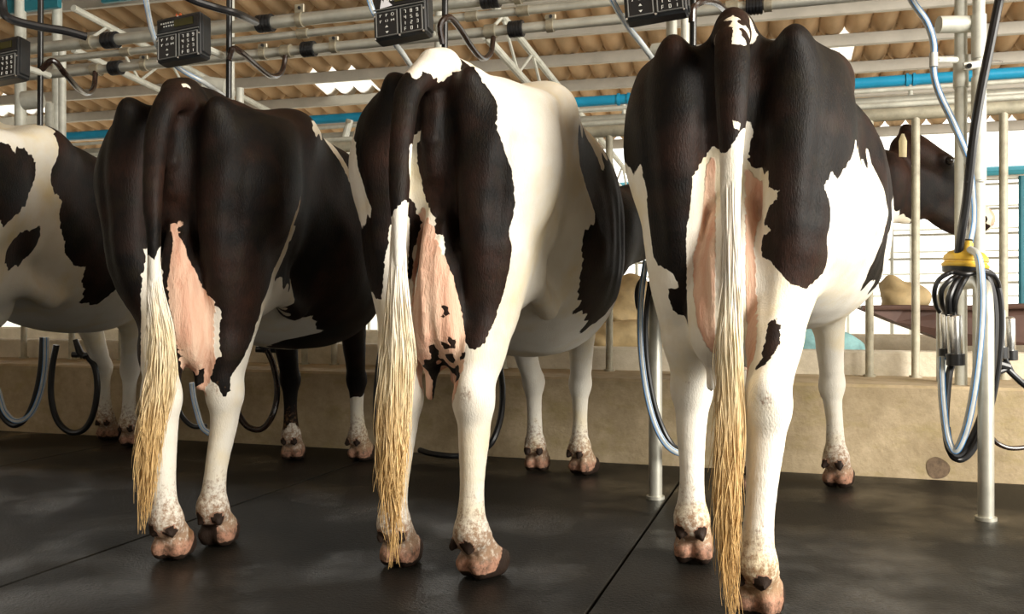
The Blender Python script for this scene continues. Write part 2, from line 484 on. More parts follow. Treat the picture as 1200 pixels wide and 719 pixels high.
    return f.skin()

def foot(f, hx, hy, ang, s, fet, k):
    """pastern, two claws and two dewclaws; ang turns the foot outwards"""
    ca, sa = math.cos(ang), math.sin(ang)
    def P(x, y, z): return (hx + (x * ca + y * sa) * s, hy + (-x * sa + y * ca) * s, z * s)
    f.ell((fet[0], fet[1] + 0.005, fet[2]), (0.047 * s, 0.045 * s, 0.048 * s), k=0.02)
    f.seg((fet[0], fet[1], fet[2]), P(0, 0.030, 0.070), (0.043 * s, 0.040 * s), (0.052 * s, 0.048 * s), k=0.02)
    R = np.array([[ca, sa, 0], [-sa, ca, 0], [0, 0, 1]])
    for sd in (-1, 1):
        f.ell(P(0.027 * sd, 0.000, 0.042), (0.030 * s, 0.040 * s, 0.032 * s), k=0.014, R=R)      # heel bulb
        f.ell(P(0.026 * sd, 0.050, 0.040), (0.028 * s, 0.066 * s, 0.046 * s), k=0.010, R=R)      # claw wall
        f.seg(P(0.027 * sd, 0.0, 0.024), P(0.024 * sd, 0.085, 0.021), 0.025 * s, 0.018 * s, k=0.012)
        f.seg(P(0.028 * sd, -0.036, 0.112), P(0.030 * sd, -0.057, 0.093), 0.021 * s, 0.013 * s, k=0.006)    # dewclaw
# ------------------------------------------------------------ materials
def nt_mat(name):
    m = bpy.data.materials.new(name); m.use_nodes = True
    nt = m.node_tree
    return m, nt, nt.nodes['Principled BSDF'], nt.nodes, nt.links
def noise(nt, scale, detail=4, vec=None, rough=0.6):
    n = nt.nodes.new('ShaderNodeTexNoise')
    n.inputs['Scale'].default_value = scale; n.inputs['Detail'].default_value = detail; n.inputs['Roughness'].default_value = rough
    if vec is not None: nt.links.new(vec, n.inputs['Vector'])
    return n.outputs['Fac']
def objco(nt, scale=(1, 1, 1), kind='Object'):
    t = nt.nodes.new('ShaderNodeTexCoord'); mp = nt.nodes.new('ShaderNodeMapping')
    mp.inputs['Scale'].default_value = scale
    nt.links.new(t.outputs[kind], mp.inputs['Vector'])
    return mp.outputs['Vector']
def worldco(nt, scale=(1, 1, 1)):
    t = nt.nodes.new('ShaderNodeNewGeometry'); mp = nt.nodes.new('ShaderNodeMapping')
    mp.inputs['Scale'].default_value = scale
    nt.links.new(t.outputs['Position'], mp.inputs['Vector'])
    return mp.outputs['Vector']
def ramp(nt, fac, stops):
    r = nt.nodes.new('ShaderNodeValToRGB')
    el = r.color_ramp.elements
    while len(el) < len(stops): el.new(0.5)
    for e, (p, c) in zip(el, stops):
        e.position = p; e.color = (*c, 1) if len(c) == 3 else c
    nt.links.new(fac, r.inputs['Fac'])
    return r.outputs['Color']
def mixc(nt, fac, a, b, mode='MIX'):
    m = nt.nodes.new('ShaderNodeMix'); m.data_type = 'RGBA'; m.blend_type = mode
    for sock, v in ((m.inputs['Factor'], fac), (m.inputs['A'], a), (m.inputs['B'], b)):
        if hasattr(v, 'links'): nt.links.new(v, sock)
        elif isinstance(v, (int, float)): sock.default_value = v
        else: sock.default_value = (*v, 1)
    return m.outputs['Result']
def math_(nt, op, a, b=0.5, clamp=False):
    m = nt.nodes.new('ShaderNodeMath'); m.operation = op; m.use_clamp = clamp
    for i, v in enumerate((a, b)):
        if hasattr(v, 'links'): nt.links.new(v, m.inputs[i])
        else: m.inputs[i].default_value = v
    return m.outputs[0]
def bump(nt, h, strength, dist, bsdf):
    b = nt.nodes.new('ShaderNodeBump'); b.inputs['Strength'].default_value = strength; b.inputs['Distance'].default_value = dist
    nt.links.new(h, b.inputs['Height']); nt.links.new(b.outputs['Normal'], bsdf.inputs['Normal'])
    return b
def plain(name, col, rough=0.5, metal=0.0, var=0.25, scale=12.0, bmp=0.0, spec=0.5):
    """a surface of one colour with a little wear in it"""
    m, nt, b, N, L = nt_mat(name)
    f = noise(nt, scale, 5, worldco(nt))
    dk = tuple(c * (1 - var) for c in col); lt = tuple(min(1, c * (1 + var * .6)) for c in col)
    L.new(ramp(nt, f, [(0.3, dk), (0.7, lt)]), b.inputs['Base Color'])
    b.inputs['Roughness'].default_value = rough; b.inputs['Metallic'].default_value = metal
    b.inputs['Specular IOR Level'].default_value = spec
    if bmp: bump(nt, noise(nt, scale * 8, 4, worldco(nt)), bmp, 0.003, b)
    return m

def coat_mat():
    m, nt, b, N, L = nt_mat('cow_coat')
    at_ = N.new('ShaderNodeAttribute'); at_.attribute_name = 'coat'
    sep = N.new('ShaderNodeSeparateColor'); L.new(at_.outputs['Color'], sep.inputs['Color'])
    co = objco(nt)
    fur = noise(nt, 150, 3, objco(nt, (1, 1, .30)))
    edge = noise(nt, 38, 4, co)
    e = math_(nt, 'ADD', math_(nt, 'MULTIPLY', math_(nt, 'SUBTRACT', fur, .5), .26), math_(nt, 'MULTIPLY', math_(nt, 'SUBTRACT', edge, .5), .22))
    k = math_(nt, 'ADD', sep.outputs['Red'], e)
    kf = ramp(nt, k, [(0.46, (0, 0, 0)), (0.54, (1, 1, 1))])
    big = noise(nt, 3.2, 4, co); mid = noise(nt, 14, 5, co)
    black = mixc(nt, ramp(nt, big, [(0.45, (0, 0, 0)), (0.66, (1, 1, 1))]), (0.0045, 0.0036, 0.0034), (0.038, 0.0165, 0.0105))
    black = mixc(nt, ramp(nt, fur, [(0.45, (0, 0, 0)), (0.7, (.8, .8, .8))]), black, (0.011, .0065, .0045))
    black = mixc(nt, ramp(nt, mid, [(0.5, (0, 0, 0)), (0.75, (.5, .5, .5))]), black, (0.018, 0.014, 0.006))
    white = mixc(nt, ramp(nt, big, [(0.48, (0, 0, 0)), (0.72, (1, 1, 1))]), (0.82, 0.78, 0.69), (0.77, 0.64, 0.38))  # yellowish mottling: warm bounce light put into the colour, plus soiled hair
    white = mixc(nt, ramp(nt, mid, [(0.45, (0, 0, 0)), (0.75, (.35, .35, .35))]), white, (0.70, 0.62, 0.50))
    pf = ramp(nt, math_(nt, 'ADD', sep.outputs['Green'], math_(nt, 'MULTIPLY', math_(nt, 'SUBTRACT', edge, .5), .5)), [(0.38, (0, 0, 0)), (0.62, (1, 1, 1))])
    vein = noise(nt, 9, 4, objco(nt, (3.2, 3.2, .5)))
    pink = mixc(nt, ramp(nt, vein, [(0.35, (0, 0, 0)), (0.65, (1, 1, 1))]), (0.66, 0.36, 0.25), (0.76, 0.54, 0.40))
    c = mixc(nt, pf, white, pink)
    # yard dirt on the shanks
    dirt = ramp(nt, math_(nt, 'ADD', sep.outputs['Blue'], math_(nt, 'MULTIPLY', math_(nt, 'SUBTRACT', noise(nt, 70, 6, co, .75), .5), 1.5)), [(0.55, (0, 0, 0)), (0.85, (1, 1, 1))])
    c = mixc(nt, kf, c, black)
    c = mixc(nt, math_(nt, 'MULTIPLY', dirt, .88), c, (0.27, 0.145, 0.07))
    skin = ramp(nt, at_.outputs['Alpha'], [(0.2, (0, 0, 0)), (0.45, (1, 1, 1))])
    c = mixc(nt, math_(nt, 'MULTIPLY', skin, .92), c, mixc(nt, ramp(nt, noise(nt, 45, 5, co, .7), [(0.42, (0, 0, 0)), (0.62, (1, 1, 1))]), (0.46, 0.24, 0.16), (0.11, 0.065, 0.045)))
    horn = ramp(nt, at_.outputs['Alpha'], [(0.7, (0, 0, 0)), (0.8, (1, 1, 1))])
    c = mixc(nt, horn, c, (0.030, 0.019, 0.014))
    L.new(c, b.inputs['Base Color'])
    b.inputs['Roughness'].default_value = 0.55
    b.inputs['Specular IOR Level'].default_value = 0.15
    b.inputs['Sheen Weight'].default_value = 0.0
    b.inputs['Sheen Roughness'].default_value = 0.4
    b.inputs['Subsurface Weight'].default_value = 0.0
    h = math_(nt, 'ADD', math_(nt, 'MULTIPLY', noise(nt, 260, 3, objco(nt, (1, 1, .3))), .5), math_(nt, 'MULTIPLY', math_(nt, 'MULTIPLY', vein, pf), math_(nt, 'SUBTRACT', 3.0, math_(nt, 'MULTIPLY', kf, 3.0))))
    bump(nt, h, 0.6, 0.006, b)
    return m

def tail_mat():
    m, nt, b, N, L = nt_mat('tail_hair')
    co = objco(nt)
    s = N.new('ShaderNodeSeparateXYZ'); L.new(co, s.inputs['Vector'])
    f = math_(nt, 'ADD', s.outputs['Z'], math_(nt, 'MULTIPLY', math_(nt, 'SUBTRACT', noise(nt, 14, 4, objco(nt, (2, 2, .4))), .5), .5))
    c = ramp(nt, f, [(0.15, (0.56, 0.35, 0.13)), (0.40, (0.70, 0.49, 0.22)), (0.62, (0.80, 0.69, 0.46)), (0.82, (0.84, 0.80, 0.71))])
    c = mixc(nt, math_(nt, 'MULTIPLY', ramp(nt, noise(nt, 60, 3, objco(nt, (3, 3, .2))), [(0.45, (0, 0, 0)), (0.7, (1, 1, 1))]), .3), c, (0.46, 0.28, 0.11))
    L.new(c, b.inputs['Base Color'])
    b.inputs['Roughness'].default_value = 0.45
    return m

def floor_mat():
    m, nt, b, N, L = nt_mat('wet_rubber_mat')
    w = worldco(nt)
    wet = noise(nt, 1.5, 5, w); fine = noise(nt, 90, 3, w); grain = noise(nt, 260, 2, w)
    c = mixc(nt, ramp(nt, noise(nt, 2.3, 6, w), [(0.4, (0, 0, 0)), (0.7, (1, 1, 1))]), (0.0060, 0.0056, 0.0050), (0.015, 0.0125, 0.009))
    c = mixc(nt, ramp(nt, grain, [(0.56, (0, 0, 0)), (0.72, (1, 1, 1))]), c, (0.040, 0.035, 0.026))
    L.new(c, b.inputs['Base Color'])
    b.inputs['Roughness'].default_value = 0.5
    b.inputs['Specular IOR Level'].default_value = 0.16
    L.new(ramp(nt, wet, [(0.48, (0.0,) * 3), (0.66, (0.6,) * 3)]), b.inputs['Coat Weight'])
    b.inputs['Coat Roughness'].default_value = 0.09
    h = math_(nt, 'ADD', math_(nt, 'MULTIPLY', fine, 1.0), math_(nt, 'MULTIPLY', grain, .5))
    bump(nt, h, 0.7, 0.004, b)
    cb = N.new('ShaderNodeBump'); cb.inputs['Strength'].default_value = 0.7; cb.inputs['Distance'].default_value = 0.003
    L.new(fine, cb.inputs['Height']); L.new(cb.outputs['Normal'], b.inputs['Coat Normal'])
    return m

def concrete_mat(name, base, dark, stain, amount):
    m, nt, b, N, L = nt_mat(name)
    w = worldco(nt)
    c = mixc(nt, ramp(nt, noise(nt, 2.6, 7, w, .7), [(0.35, (0, 0, 0)), (0.65, (1, 1, 1))]), dark, base)
    c = mixc(nt, math_(nt, 'MULTIPLY', ramp(nt, noise(nt, 5.5, 6, worldco(nt, (1, 1, 2.2)), .7), [(0.5, (0, 0, 0)), (0.72, (1, 1, 1))]), amount), c, stain)
    c = mixc(nt, math_(nt, 'MULTIPLY', ramp(nt, noise(nt, 14, 7, w, .75), [(0.45, (0, 0, 0)), (0.65, (1, 1, 1))]), .35), c, tuple(q * .8 for q in dark))
    c = mixc(nt, math_(nt, 'MULTIPLY', ramp(nt, noise(nt, 60, 4, w), [(0.58, (0, 0, 0)), (0.75, (1, 1, 1))]), .4), c, dark)
    L.new(c, b.inputs['Base Color']); b.inputs['Roughness'].default_value = 0.85
    bump(nt, noise(nt, 45, 6, w), 0.5, 0.006, b)
    return m

def roof_mat(name, col, trans, tcol):
    m, nt, b, N, L = nt_mat(name)
    w = worldco(nt)
    c = mixc(nt, ramp(nt, noise(nt, 1.8, 6, worldco(nt, (1, .5, 1)), .65), [(0.35, (0, 0, 0)), (0.7, (1, 1, 1))]), tuple(q * .62 for q in col), col)
    L.new(c, b.inputs['Base Color']); b.inputs['Roughness'].default_value = 0.8
    t = N.new('ShaderNodeBsdfTranslucent'); t.inputs['Color'].default_value = (*tcol, 1)
    ms = N.new('ShaderNodeMixShader'); ms.inputs[0].default_value = trans
    L.new(b.outputs[0], ms.inputs[1]); L.new(t.outputs[0], ms.inputs[2])
    L.new(ms.outputs[0], N['Material Output'].inputs['Surface'])
    return m

def hose_mat():
    m, nt, b, N, L = nt_mat('clear_milk_hose')
    L.new(ramp(nt, noise(nt, 20, 3, worldco(nt)), [(0.3, (0.50, 0.53, 0.52)), (0.7, (0.68, 0.70, 0.68))]), b.inputs['Base Color'])
    b.inputs['Roughness'].default_value = 0.22
    b.inputs['Transmission Weight'].default_value = 0.25
    return m

M = dict(
    coat=coat_mat(), tail=tail_mat(), floor=floor_mat(), roof=roof_mat('brown_roof_sheet', (0.80, 0.56, 0.33), 0.10, (0.74, 0.55, 0.34)),
    clear_roof=roof_mat('clear_roof_sheet', (0.9, 0.88, 0.8), 0.9, (1, 1, .97)),
    ledge=concrete_mat('stained_concrete', (0.54, 0.43, 0.28), (0.34, 0.26, 0.15), (0.30, 0.24, 0.06), .5),
    wall=concrete_mat('pale_concrete', (0.76, 0.69, 0.56), (0.58, 0.51, 0.38), (0.48, 0.42, 0.25), .4),
    dim=concrete_mat('dim_added_wall', (0.22, 0.20, 0.16), (0.14, 0.12, 0.10), (0.16, 0.14, 0.10), .3),  # kept dark so the added walls throw back little light
    ground=concrete_mat('yard_concrete', (0.72, 0.68, 0.58), (0.55, 0.5, 0.4), (0.6, 0.55, 0.42), .3),
    galv=plain('galvanised_pipe', (0.52, 0.51, 0.44), 0.42, 0.55, 0.22, 9),
    paint=plain('pale_painted_pipe', (0.62, 0.62, 0.54), 0.5, 0.1, 0.2, 14, .2),
    old=plain('weathered_fence_pipe', (0.44, 0.41, 0.31), 0.6, 0.15, 0.3, 16, .3),
    purlin=plain('purlin_steel', (0.45, 0.42, 0.36), 0.5, 0.2, 0.15, 5),
    steel=plain('stainless_steel', (0.70, 0.70, 0.68), 0.25, 0.95, 0.08, 30),
    brass=plain('dull_pipe_fitting', (0.38, 0.34, 0.25), 0.4, 0.6, 0.25, 40),
    black=plain('black_rubber', (0.012, 0.012, 0.013), 0.33, 0, 0.3, 20),
    darkmetal=plain('dark_rod_paint', (0.016, 0.016, 0.015), 0.28, 0.2, 0.3, 10),
    box=plain('black_plastic_housing', (0.018, 0.019, 0.020), 0.38, 0, 0.2, 30, .1),
    panel=plain('keypad_membrane', (0.006, 0.006, 0.007), 0.3, 0, 0.2, 30),
    trimgrey=plain('grey_panel_rim', (0.16, 0.16, 0.15), 0.4, 0.2, 0.2, 30),
    symbol=plain('pale_key_print', (0.62, 0.62, 0.58), 0.5, 0, 0.1, 40),
    lcd=plain('olive_display_window', (0.045, 0.042, 0.010), 0.18, 0, 0.2, 30),
    blue=plain('blue_plastic_pipe', (0.012, 0.30, 0.52), 0.4, 0, 0.15, 6),
    teal=plain('teal_painted_steel', (0.02, 0.19, 0.24), 0.5, 0, 0.2, 6),
    stripe=plain('blue_hose_stripe', (0.02, 0.20, 0.50), 0.3, 0, 0.1, 20),
    yellow=plain('yellow_plastic_cap', (0.62, 0.40, 0.05), 0.32, 0, 0.2, 25),
    hose=hose_mat(),
    brown_hose=plain('dark_brown_hose', (0.026, 0.014, 0.010), 0.2, 0, 0.4, 15),
    orange=plain('orange_plastic', (0.60, 0.10, 0.02), 0.5, 0, 0.2, 20),
    trough=plain('brown_painted_steel', (0.115, 0.06, 0.045), 0.6, 0.1, 0.3, 6),
    sack=plain('tan_sacking', (0.56, 0.42, 0.22), 0.8, 0, 0.3, 7, .5),
    cloth=plain('turquoise_sheeting', (0.24, 0.45, 0.46), 0.7, 0, 0.4, 10, .5),
    eye=plain('dark_eyeball', (0.008, 0.005, 0.004), 0.06, 0, 0.2, 30),
    tagm=plain('cream_ear_tag', (0.70, 0.58, 0.30), 0.5, 0, 0.12, 30),
    paper=plain('white_paper_label', (0.75, 0.74, 0.78), 0.6, 0, 0.1, 30),
)
# ------------------------------------------------------------ the milking shed itself
RZ = Matrix.Rotation(-SA, 3, 'Z')
def stall_box(mb, u0, u1, v0, v1, z0, z1, bev=0.0):
    c = uv((u0 + u1) / 2, (v0 + v1) / 2, (z0 + z1) / 2)
    return mb.box(c, (u1 - u0, v1 - v0, z1 - z0), RZ, bev)
def struct(o, label=None):
    o['kind'] = 'structure'
    if label: o['label'] = label
    return o

VL = 4.344      # front face of the ledge
# rubber floor mats laid in strips with thin joints
us = [-9.0, -6.7, -5.15, -3.6, -2.05, -0.505, 1.045, 2.6, 5.0]
for a, b in zip(us, us[1:]):
    struct(stall_box(MB(), a + .004, b - .004, -1.5, VL - .012, -0.05, 0.0, .003).build('floor', M['floor'], sharp=20), 'black wet rubber mat')
struct(stall_box(MB(), -9, 5, -1.5, VL, -0.12, -0.052).build('floor', M['black'], smooth=False))
# ledge with rounded edge, low wall behind it
struct(stall_box(MB(), -9, 5, VL, 4.97, -0.1, 0.405, .012).build('trim_1', M['ledge'], smooth=False), 'stained concrete ledge')
struct(stall_box(MB(), -9, 5, 4.93, 5.10, -0.1, 0.527, .01).build('trim_2', M['wall'], smooth=False), 'pale concrete kerb behind the ledge')
struct(stall_box(MB(), -40, 40, 5.10, 70, -0.1, 0.30).build('ground', M['ground'], smooth=False), 'bright concrete yard')
struct(stall_box(MB(), -12, 12, 8.2, 8.4, 0.28, 0.52, .02).build('trim_3', M['wall'], smooth=False), 'far feed kerb')
# unseen walls added on the left and behind the pit to cut ambient light
struct(MB().box((-8.6, 3.0, 1.9), (.2, 14.0, 4.4)).build('added_wall_left', M['dim'], smooth=False))
struct(MB().box((-2.6, -3.9, 2.2), (12.0, .2, 4.8)).build('added_wall_back', M['dim'], smooth=False))
# round stain on the ledge face
def disc(c, n, r, thick=.0015, irr=0.0, seed=1, segs=28):
    n = Vector(n).normalized(); a = n.cross(Vector((0, 0, 1))).normalized(); b = n.cross(a)
    rnd = random.Random(seed)
    ks = [rnd.uniform(-1, 1) for _ in range(6)]
    pts = []
    for i in range(segs):
        w = 2 * math.pi * i / segs
        rr = r * (1 + irr * (ks[0] * math.sin(2 * w) + ks[1] * math.cos(3 * w) + ks[2] * math.sin(5 * w)))
        pts.append(Vector(c) + a * math.cos(w) * rr + b * math.sin(w) * rr)
    return MB().prism(pts, n * thick)
struct(disc(on_v(1099, 548, VL - .001), -EV, .047, .0015, .06, 4).build('trim_4', plain('dark_splash_stain', (.17, .115, .07), .8, 0, .4, 60), smooth=False), 'round dark splash on the ledge face')

# roof: corrugated sheets on steel purlins, low end over the yard
RA = math.radians(15.0)
RU = Vector((math.cos(RA), -math.sin(RA), 0)); RV = Vector((math.sin(RA), math.cos(RA), 0))
def rp(u, v, dz=0.0):
    p = RU * u + RV * v
    return Vector((p.x, p.y, 3.98 - 0.1553 * v + dz))
DP = 0.541
vB = 7.52
rows = [vB + DP * k for k in range(-20, 5)]
PITCH = 0.19; AMP = 0.040
def sheet(u0, u1, v0, v1, lift, name, mat):
    n = max(2, int(round((u1 - u0) / PITCH * 12))); verts = []; faces = []
    for j, v in enumerate((v0, v1)):
        for i in range(n + 1):
            u = u0 + (u1 - u0) * i / n
            verts.append(tuple(rp(u, v, 0.098 + AMP - 2 * AMP * abs(math.cos(math.pi * u / PITCH)) ** .8 + lift * (1 - j))))
    for i in range(n): faces.append((i, i + 1, n + 2 + i, n + 1 + i))
    o = link_mesh(name, verts, faces, mat)
    sm = o.modifiers.new('thickness', 'SOLIDIFY'); sm.thickness = 0.006
    return o
U0 = -60 * PITCH; U1 = 36 * PITCH
def u_of(px, py, v):
    """place along the roof seen at that spot in the purlin row v"""
    s = (px - 600) / F; t = v / (RV.y + RV.x * s)
    return (Vector((s * t, t, 0))).dot(RU)
for k, (a, b) in enumerate(zip(rows, rows[1:])):
    cuts = []
    if abs(a - vB) < .01:      # the row with the clear sheets
        mid = (a + b) / 2
        cuts = [(u_of(365, 100, mid), u_of(447, 100, mid)), (u_of(972, 66, mid), u_of(1008, 66, mid)), (u_of(-40, 120, mid), u_of(47, 120, mid))]
    cuts = sorted((round(x / PITCH) * PITCH, round(y / PITCH) * PITCH) for x, y in cuts)
    pos = U0
    for c0, c1 in cuts + [(U1, None)]:
        if c0 > pos: struct(sheet(pos, c0, a - .05, b + .03, .012, 'ceiling', M['roof']), 'brown corrugated roof sheet')
        if c1 is None: break
        struct(sheet(c0, c1, a - .05, b + .03, .012, 'skylight', M['clear_roof']), 'clear corrugated roof sheet')
        pos = c1
def beam(p, q, w, h, name, mat, parent=None, up=Vector((0, 0, 1))):
    p = Vector(p); q = Vector(q); d = q - p
    x = d.normalized(); z = (up - x * up.dot(x)).normalized(); y = z.cross(x)
    R = Matrix((x, y, z)).transposed()
    return MB().box((p + q) / 2, (d.length, w, h), R, min(w, h) * .12).build(name, mat, parent, smooth=False)
for k, v in enumerate(rows):
    o = beam(rp(U0, v, .012), rp(U1, v, .012), .045, .095, 'purlin', M['purlin'])
    tag(o, None, None, None, 'structure'); o['label'] = 'grey steel roof purlin'

# roof trusses of thin rods running away under the sheets
def truss(u, v0, v1, zt, drop, n, r, label):
    root = empty('roof_truss', uv(u, v0, zt)); tag(root, label, 'roof truss', 'steel roof trusses')
    sl = -0.16
    T = lambda v: uv(u, v, zt + sl * (v - v0) * .55)
    Bm = lambda v: uv(u, v, zt - drop + sl * (v - v0) * .55)
    MB().tube([T(v0), T(v1)], r, 10).build('top_chord', M['paint'], root)
    MB().tube([Bm(v0), Bm(v1)], r, 10).build('bottom_chord', M['paint'], root)
    for i in range(n):
        a = v0 + (v1 - v0) * i / n; b = v0 + (v1 - v0) * (i + .5) / n; c = v0 + (v1 - v0) * (i + 1) / n
        MB().tube([Bm(a), T(b)], r * .45, 6).build('web_rod', M['paint'], root)
        MB().tube([T(b), Bm(c)], r * .45, 6).build('web_rod', M['paint'], root)
truss(-1.62, 4.6, 8.8, 2.42, .22, 7, .022, 'pale lattice truss under the roof above the middle cow')
truss(-4.35, 4.6, 8.8, 2.62, .26, 7, .022, 'pale lattice truss under the roof at the upper left')

# blue pipe, fence rails and conduits across the back
def pipe_v(name, v, z, r, u0, u1, mat, label, cat, group=None, seg=14):
    o = MB().tube([uv(u0, v, z), uv(u1, v, z)], r, seg).build(name, mat)
    return tag(o, label, cat, group)
bp = empty('blue_pipe', uv(-2, 6.2, 2.175)); tag(bp, 'bright blue plastic water pipe running under the roof above the stall fence', 'pipe')
MB().tube([uv(-9, 6.2, 2.20), uv(3, 6.2, 2.165)], .035, 16).build('pipe_run', M['blue'], bp)
for px in (725, 737, 1063, 1071):
    p = on_v(px, 100, 6.2); s_ = p.dot(EU)
    q = uv(s_, 6.2, 2.20 - .035 * (s_ + 9) / 12)
    MB().tube([q - EU * .008, q + EU * .008], .043, 16).build('collar', M['blue'], bp)
for px in (731, 1067):
    p = on_v(px, 100, 6.2); s_ = p.dot(EU); q = uv(s_, 6.2, 2.14)
    h_ = MB().tube([q, q - Vector((0, 0, .12))], .014, 8).build('hanger', M['paint'], bp)
pipe_v('conduit_pipe', 6.0, 2.075, .013, -9, 3, M['paint'], 'thin pale conduit directly below the blue pipe', 'pipe', 'pipes across the back of the stalls')
pipe_v('conduit_pipe', 6.05, 2.015, .030, -9, 3, M['galv'], 'grey pipe, second below the blue pipe', 'pipe', 'pipes across the back of the stalls')
pipe_v('conduit_pipe', 4.90, 1.755, .014, -9, 3, M['paint'], 'thin white pipe lying just above the thick fence rail', 'pipe', 'pipes across the back of the stalls')

# stall fence standing on the ledge
fence = empty('stall_fence', uv(0, 4.85, .405)); tag(fence, 'weathered pipe fence with thick top rail standing on the concrete ledge', 'fence')
MB().tube([uv(-9, 4.85, 1.698), uv(3, 4.85, 1.698)], .031, 16).build('top_rail', M['old'], fence)
for u in (-6.2, -5.6, -5.0, -4.6, -4.2, -3.05, -2.86, -2.66, -1.6, -0.996, -0.45, .315, .526, .911, 1.3, 1.7):
    post = MB().tube([uv(u, 4.85, .40), uv(u, 4.85, 1.69)], .0195, 12).build('fence_post', M['old'], fence)
    MB().tube([uv(u, 4.85, .404), uv(u, 4.85, .415)], .030, 12).build('foot_weld', M['old'], post)
# small latch plates seen between the black cow and the middle cow
lt = empty('fence_latch', on_v(404, 155, 5.0)); tag(lt, 'pale steel latch arm behind the dark cow, between two rails', 'latch')
MB().tube([on_v(410, 140, 5.0), on_v(404, 162, 5.0)], .022, 10).build('latch_arm', M['paint'], lt)
MB().tube([on_v(409, 142, 4.96), on_v(409, 142, 5.0)], .012, 8).build('bolt', M['brass'], lt)
pipe_v('conduit_pipe', 5.3, 1.66, .024, -9, -1.2, M['old'], 'lower grey rail behind the dark cow on the left', 'pipe', 'pipes across the back of the stalls')

# far fences and frames in the bright yard
def far_fence(v, u0, u1, posts, rails, r, z0, label, group):
    root = empty('yard_fence', uv((u0 + u1) / 2, v, .3)); tag(root, label, 'fence', group)
    for z in rails: MB().tube([uv(u0, v, z), uv(u1, v, z)], r, 8).build('rail', M['galv'], root)
    for u in posts: MB().tube([uv(u, v, .30), uv(u, v, max(rails) + .03)], r * 1.5, 8).build('post', M['galv'], root)
far_fence(9.5, -7, 5, [-6 + .62 * i for i in range(18)], (.75, .98, 1.21, 1.44, 1.67, 1.9), .012, .3, 'thin pipe fence in the bright yard, nearer of two', 'yard fences')
far_fence(13.5, -9, 8, [-9 + .8 * i for i in range(21)], (.9, 1.2, 1.5, 1.8, 2.1), .013, .3, 'thin pipe fence far off in the bright yard', 'yard fences')
tag(MB().tube([uv(-12, 12.5, 2.42), uv(9, 12.5, 2.42)], .06, 10).build('gutter_pipe', M['teal']), 'teal rail across the far side of the yard', 'rail')
dk = MB().tube([at(1197, 206, 6.6), at(1197, 372, 6.6)], .020, 10).build('yard_post', M['teal']); tag(dk, 'dark green post beyond the fence near the right edge', 'post')
MB().tube([at(1150, 209, 6.62), at(1215, 206, 6.62)], .018, 10).build('cross_rail', M['galv'], dk)

# feed trough with its load
ta = [at(1012, 361, 6.3), at(1050, 377, 6.3), at(1128, 405, 6.2), at(1215, 404, 6.0), at(1400, 404, 5.7), at(1400, 358, 5.7), at(1215, 359, 6.0), at(1120, 362, 6.2), at(1060, 361, 6.3)]
tr = empty('feed_trough', at(1128, 405, 6.4)); tag(tr, 'brown steel feed trough with sloping end behind the fence on the right', 'trough')
MB().prism(ta, Vector((.15, .55, 0))).build('trough_side', M['trough'], tr, smooth=False)
MB().tube([at(1010, 360.5, 6.28), at(1060, 360, 6.25), at(1120, 361, 6.15), at(1215, 358, 5.95), at(1400, 357, 5.65)], .018, 8).build('rolled_rim', M['trough'], tr)
def lump(name, spec, mat, label, cat, group=None, h=.02, seed=0):
    """soft heap: several sagging bulges in one skin, with creases"""
    P = [Vector(s_[0]) for s_ in spec]
    lo = [min(p[i] for p in P) - .5 for i in range(3)]; hi = [max(p[i] for p in P) + .5 for i in range(3)]
    f = Field(lo, hi, h)
    for c, r in spec: f.ell(tuple(c), r, k=.05)
    sl, X, Y, Z = f.grid(f.lo, f.lo + f.h * (f.n - 1))
    f.F[sl] += (0.012 * np.sin(X * 23 + Z * 31 + seed) * np.sin(Y * 19 - Z * 17) + .006 * np.sin(Z * 70 + X * 20)).astype(np.float32)
    V, Q = f.skin(); c0 = V.mean(0)
    o = link_mesh(name, (V - c0).tolist(), Q.tolist(), mat); o.location = Vector(c0)
    return tag(o, label, cat, group)
lump('feed_sack', [(at(1052, 352, 6.5), (.11, .16, .10)), (at(1068, 348, 6.5), (.12, .16, .11)), (at(1044, 336, 6.55), (.07, .12, .08))], M['sack'], 'tan slumped feed sack lying on the trough rim beside the right-hand cow', 'sack', 'feed sacks')
lump('feed_sack', [(at(738, 345, 6.3), (.17, .2, .14)), (at(728, 368, 6.2), (.17, .2, .13)), (at(752, 352, 6.3), (.12, .16, .10))], M['sack'], 'tan creased feed sack between the middle and right cows, top of the pile', 'sack', 'feed sacks')
lump('feed_sack', [(at(735, 392, 6.0), (.2, .22, .10)), (at(715, 398, 6.0), (.17, .2, .09)), (at(760, 394, 6.0), (.15, .2, .09))], M['sack'], 'tan creased feed sack between the middle and right cows, under the other sack', 'sack', 'feed sacks', seed=2)
lump('plastic_sheeting', [(at(962, 398, 5.5), (.10, .1, .10)), (at(985, 404, 5.5), (.09, .1, .085)), (at(1003, 410, 5.5), (.07, .08, .06)), (at(940, 402, 5.5), (.09, .1, .09)), (at(970, 414, 5.45), (.2, .1, .06))], M['cloth'], 'crumpled turquoise sheeting behind the front leg of the right-hand cow', 'sheeting')
def cow_frame(x, y, yaw):
    a = math.radians(yaw)
    X = Vector((math.cos(a), -math.sin(a), 0)); Y = Vector((math.sin(a), math.cos(a), 0)); o = Vector((x, y, 0))
    def L(p):
        d = Vector(p) - o
        return (d.dot(X), d.dot(Y), d.z)
    return L
def G(px, py):
    """point of the floor seen at that spot"""
    return at(px, py, EYE * F / (py - 359.5))

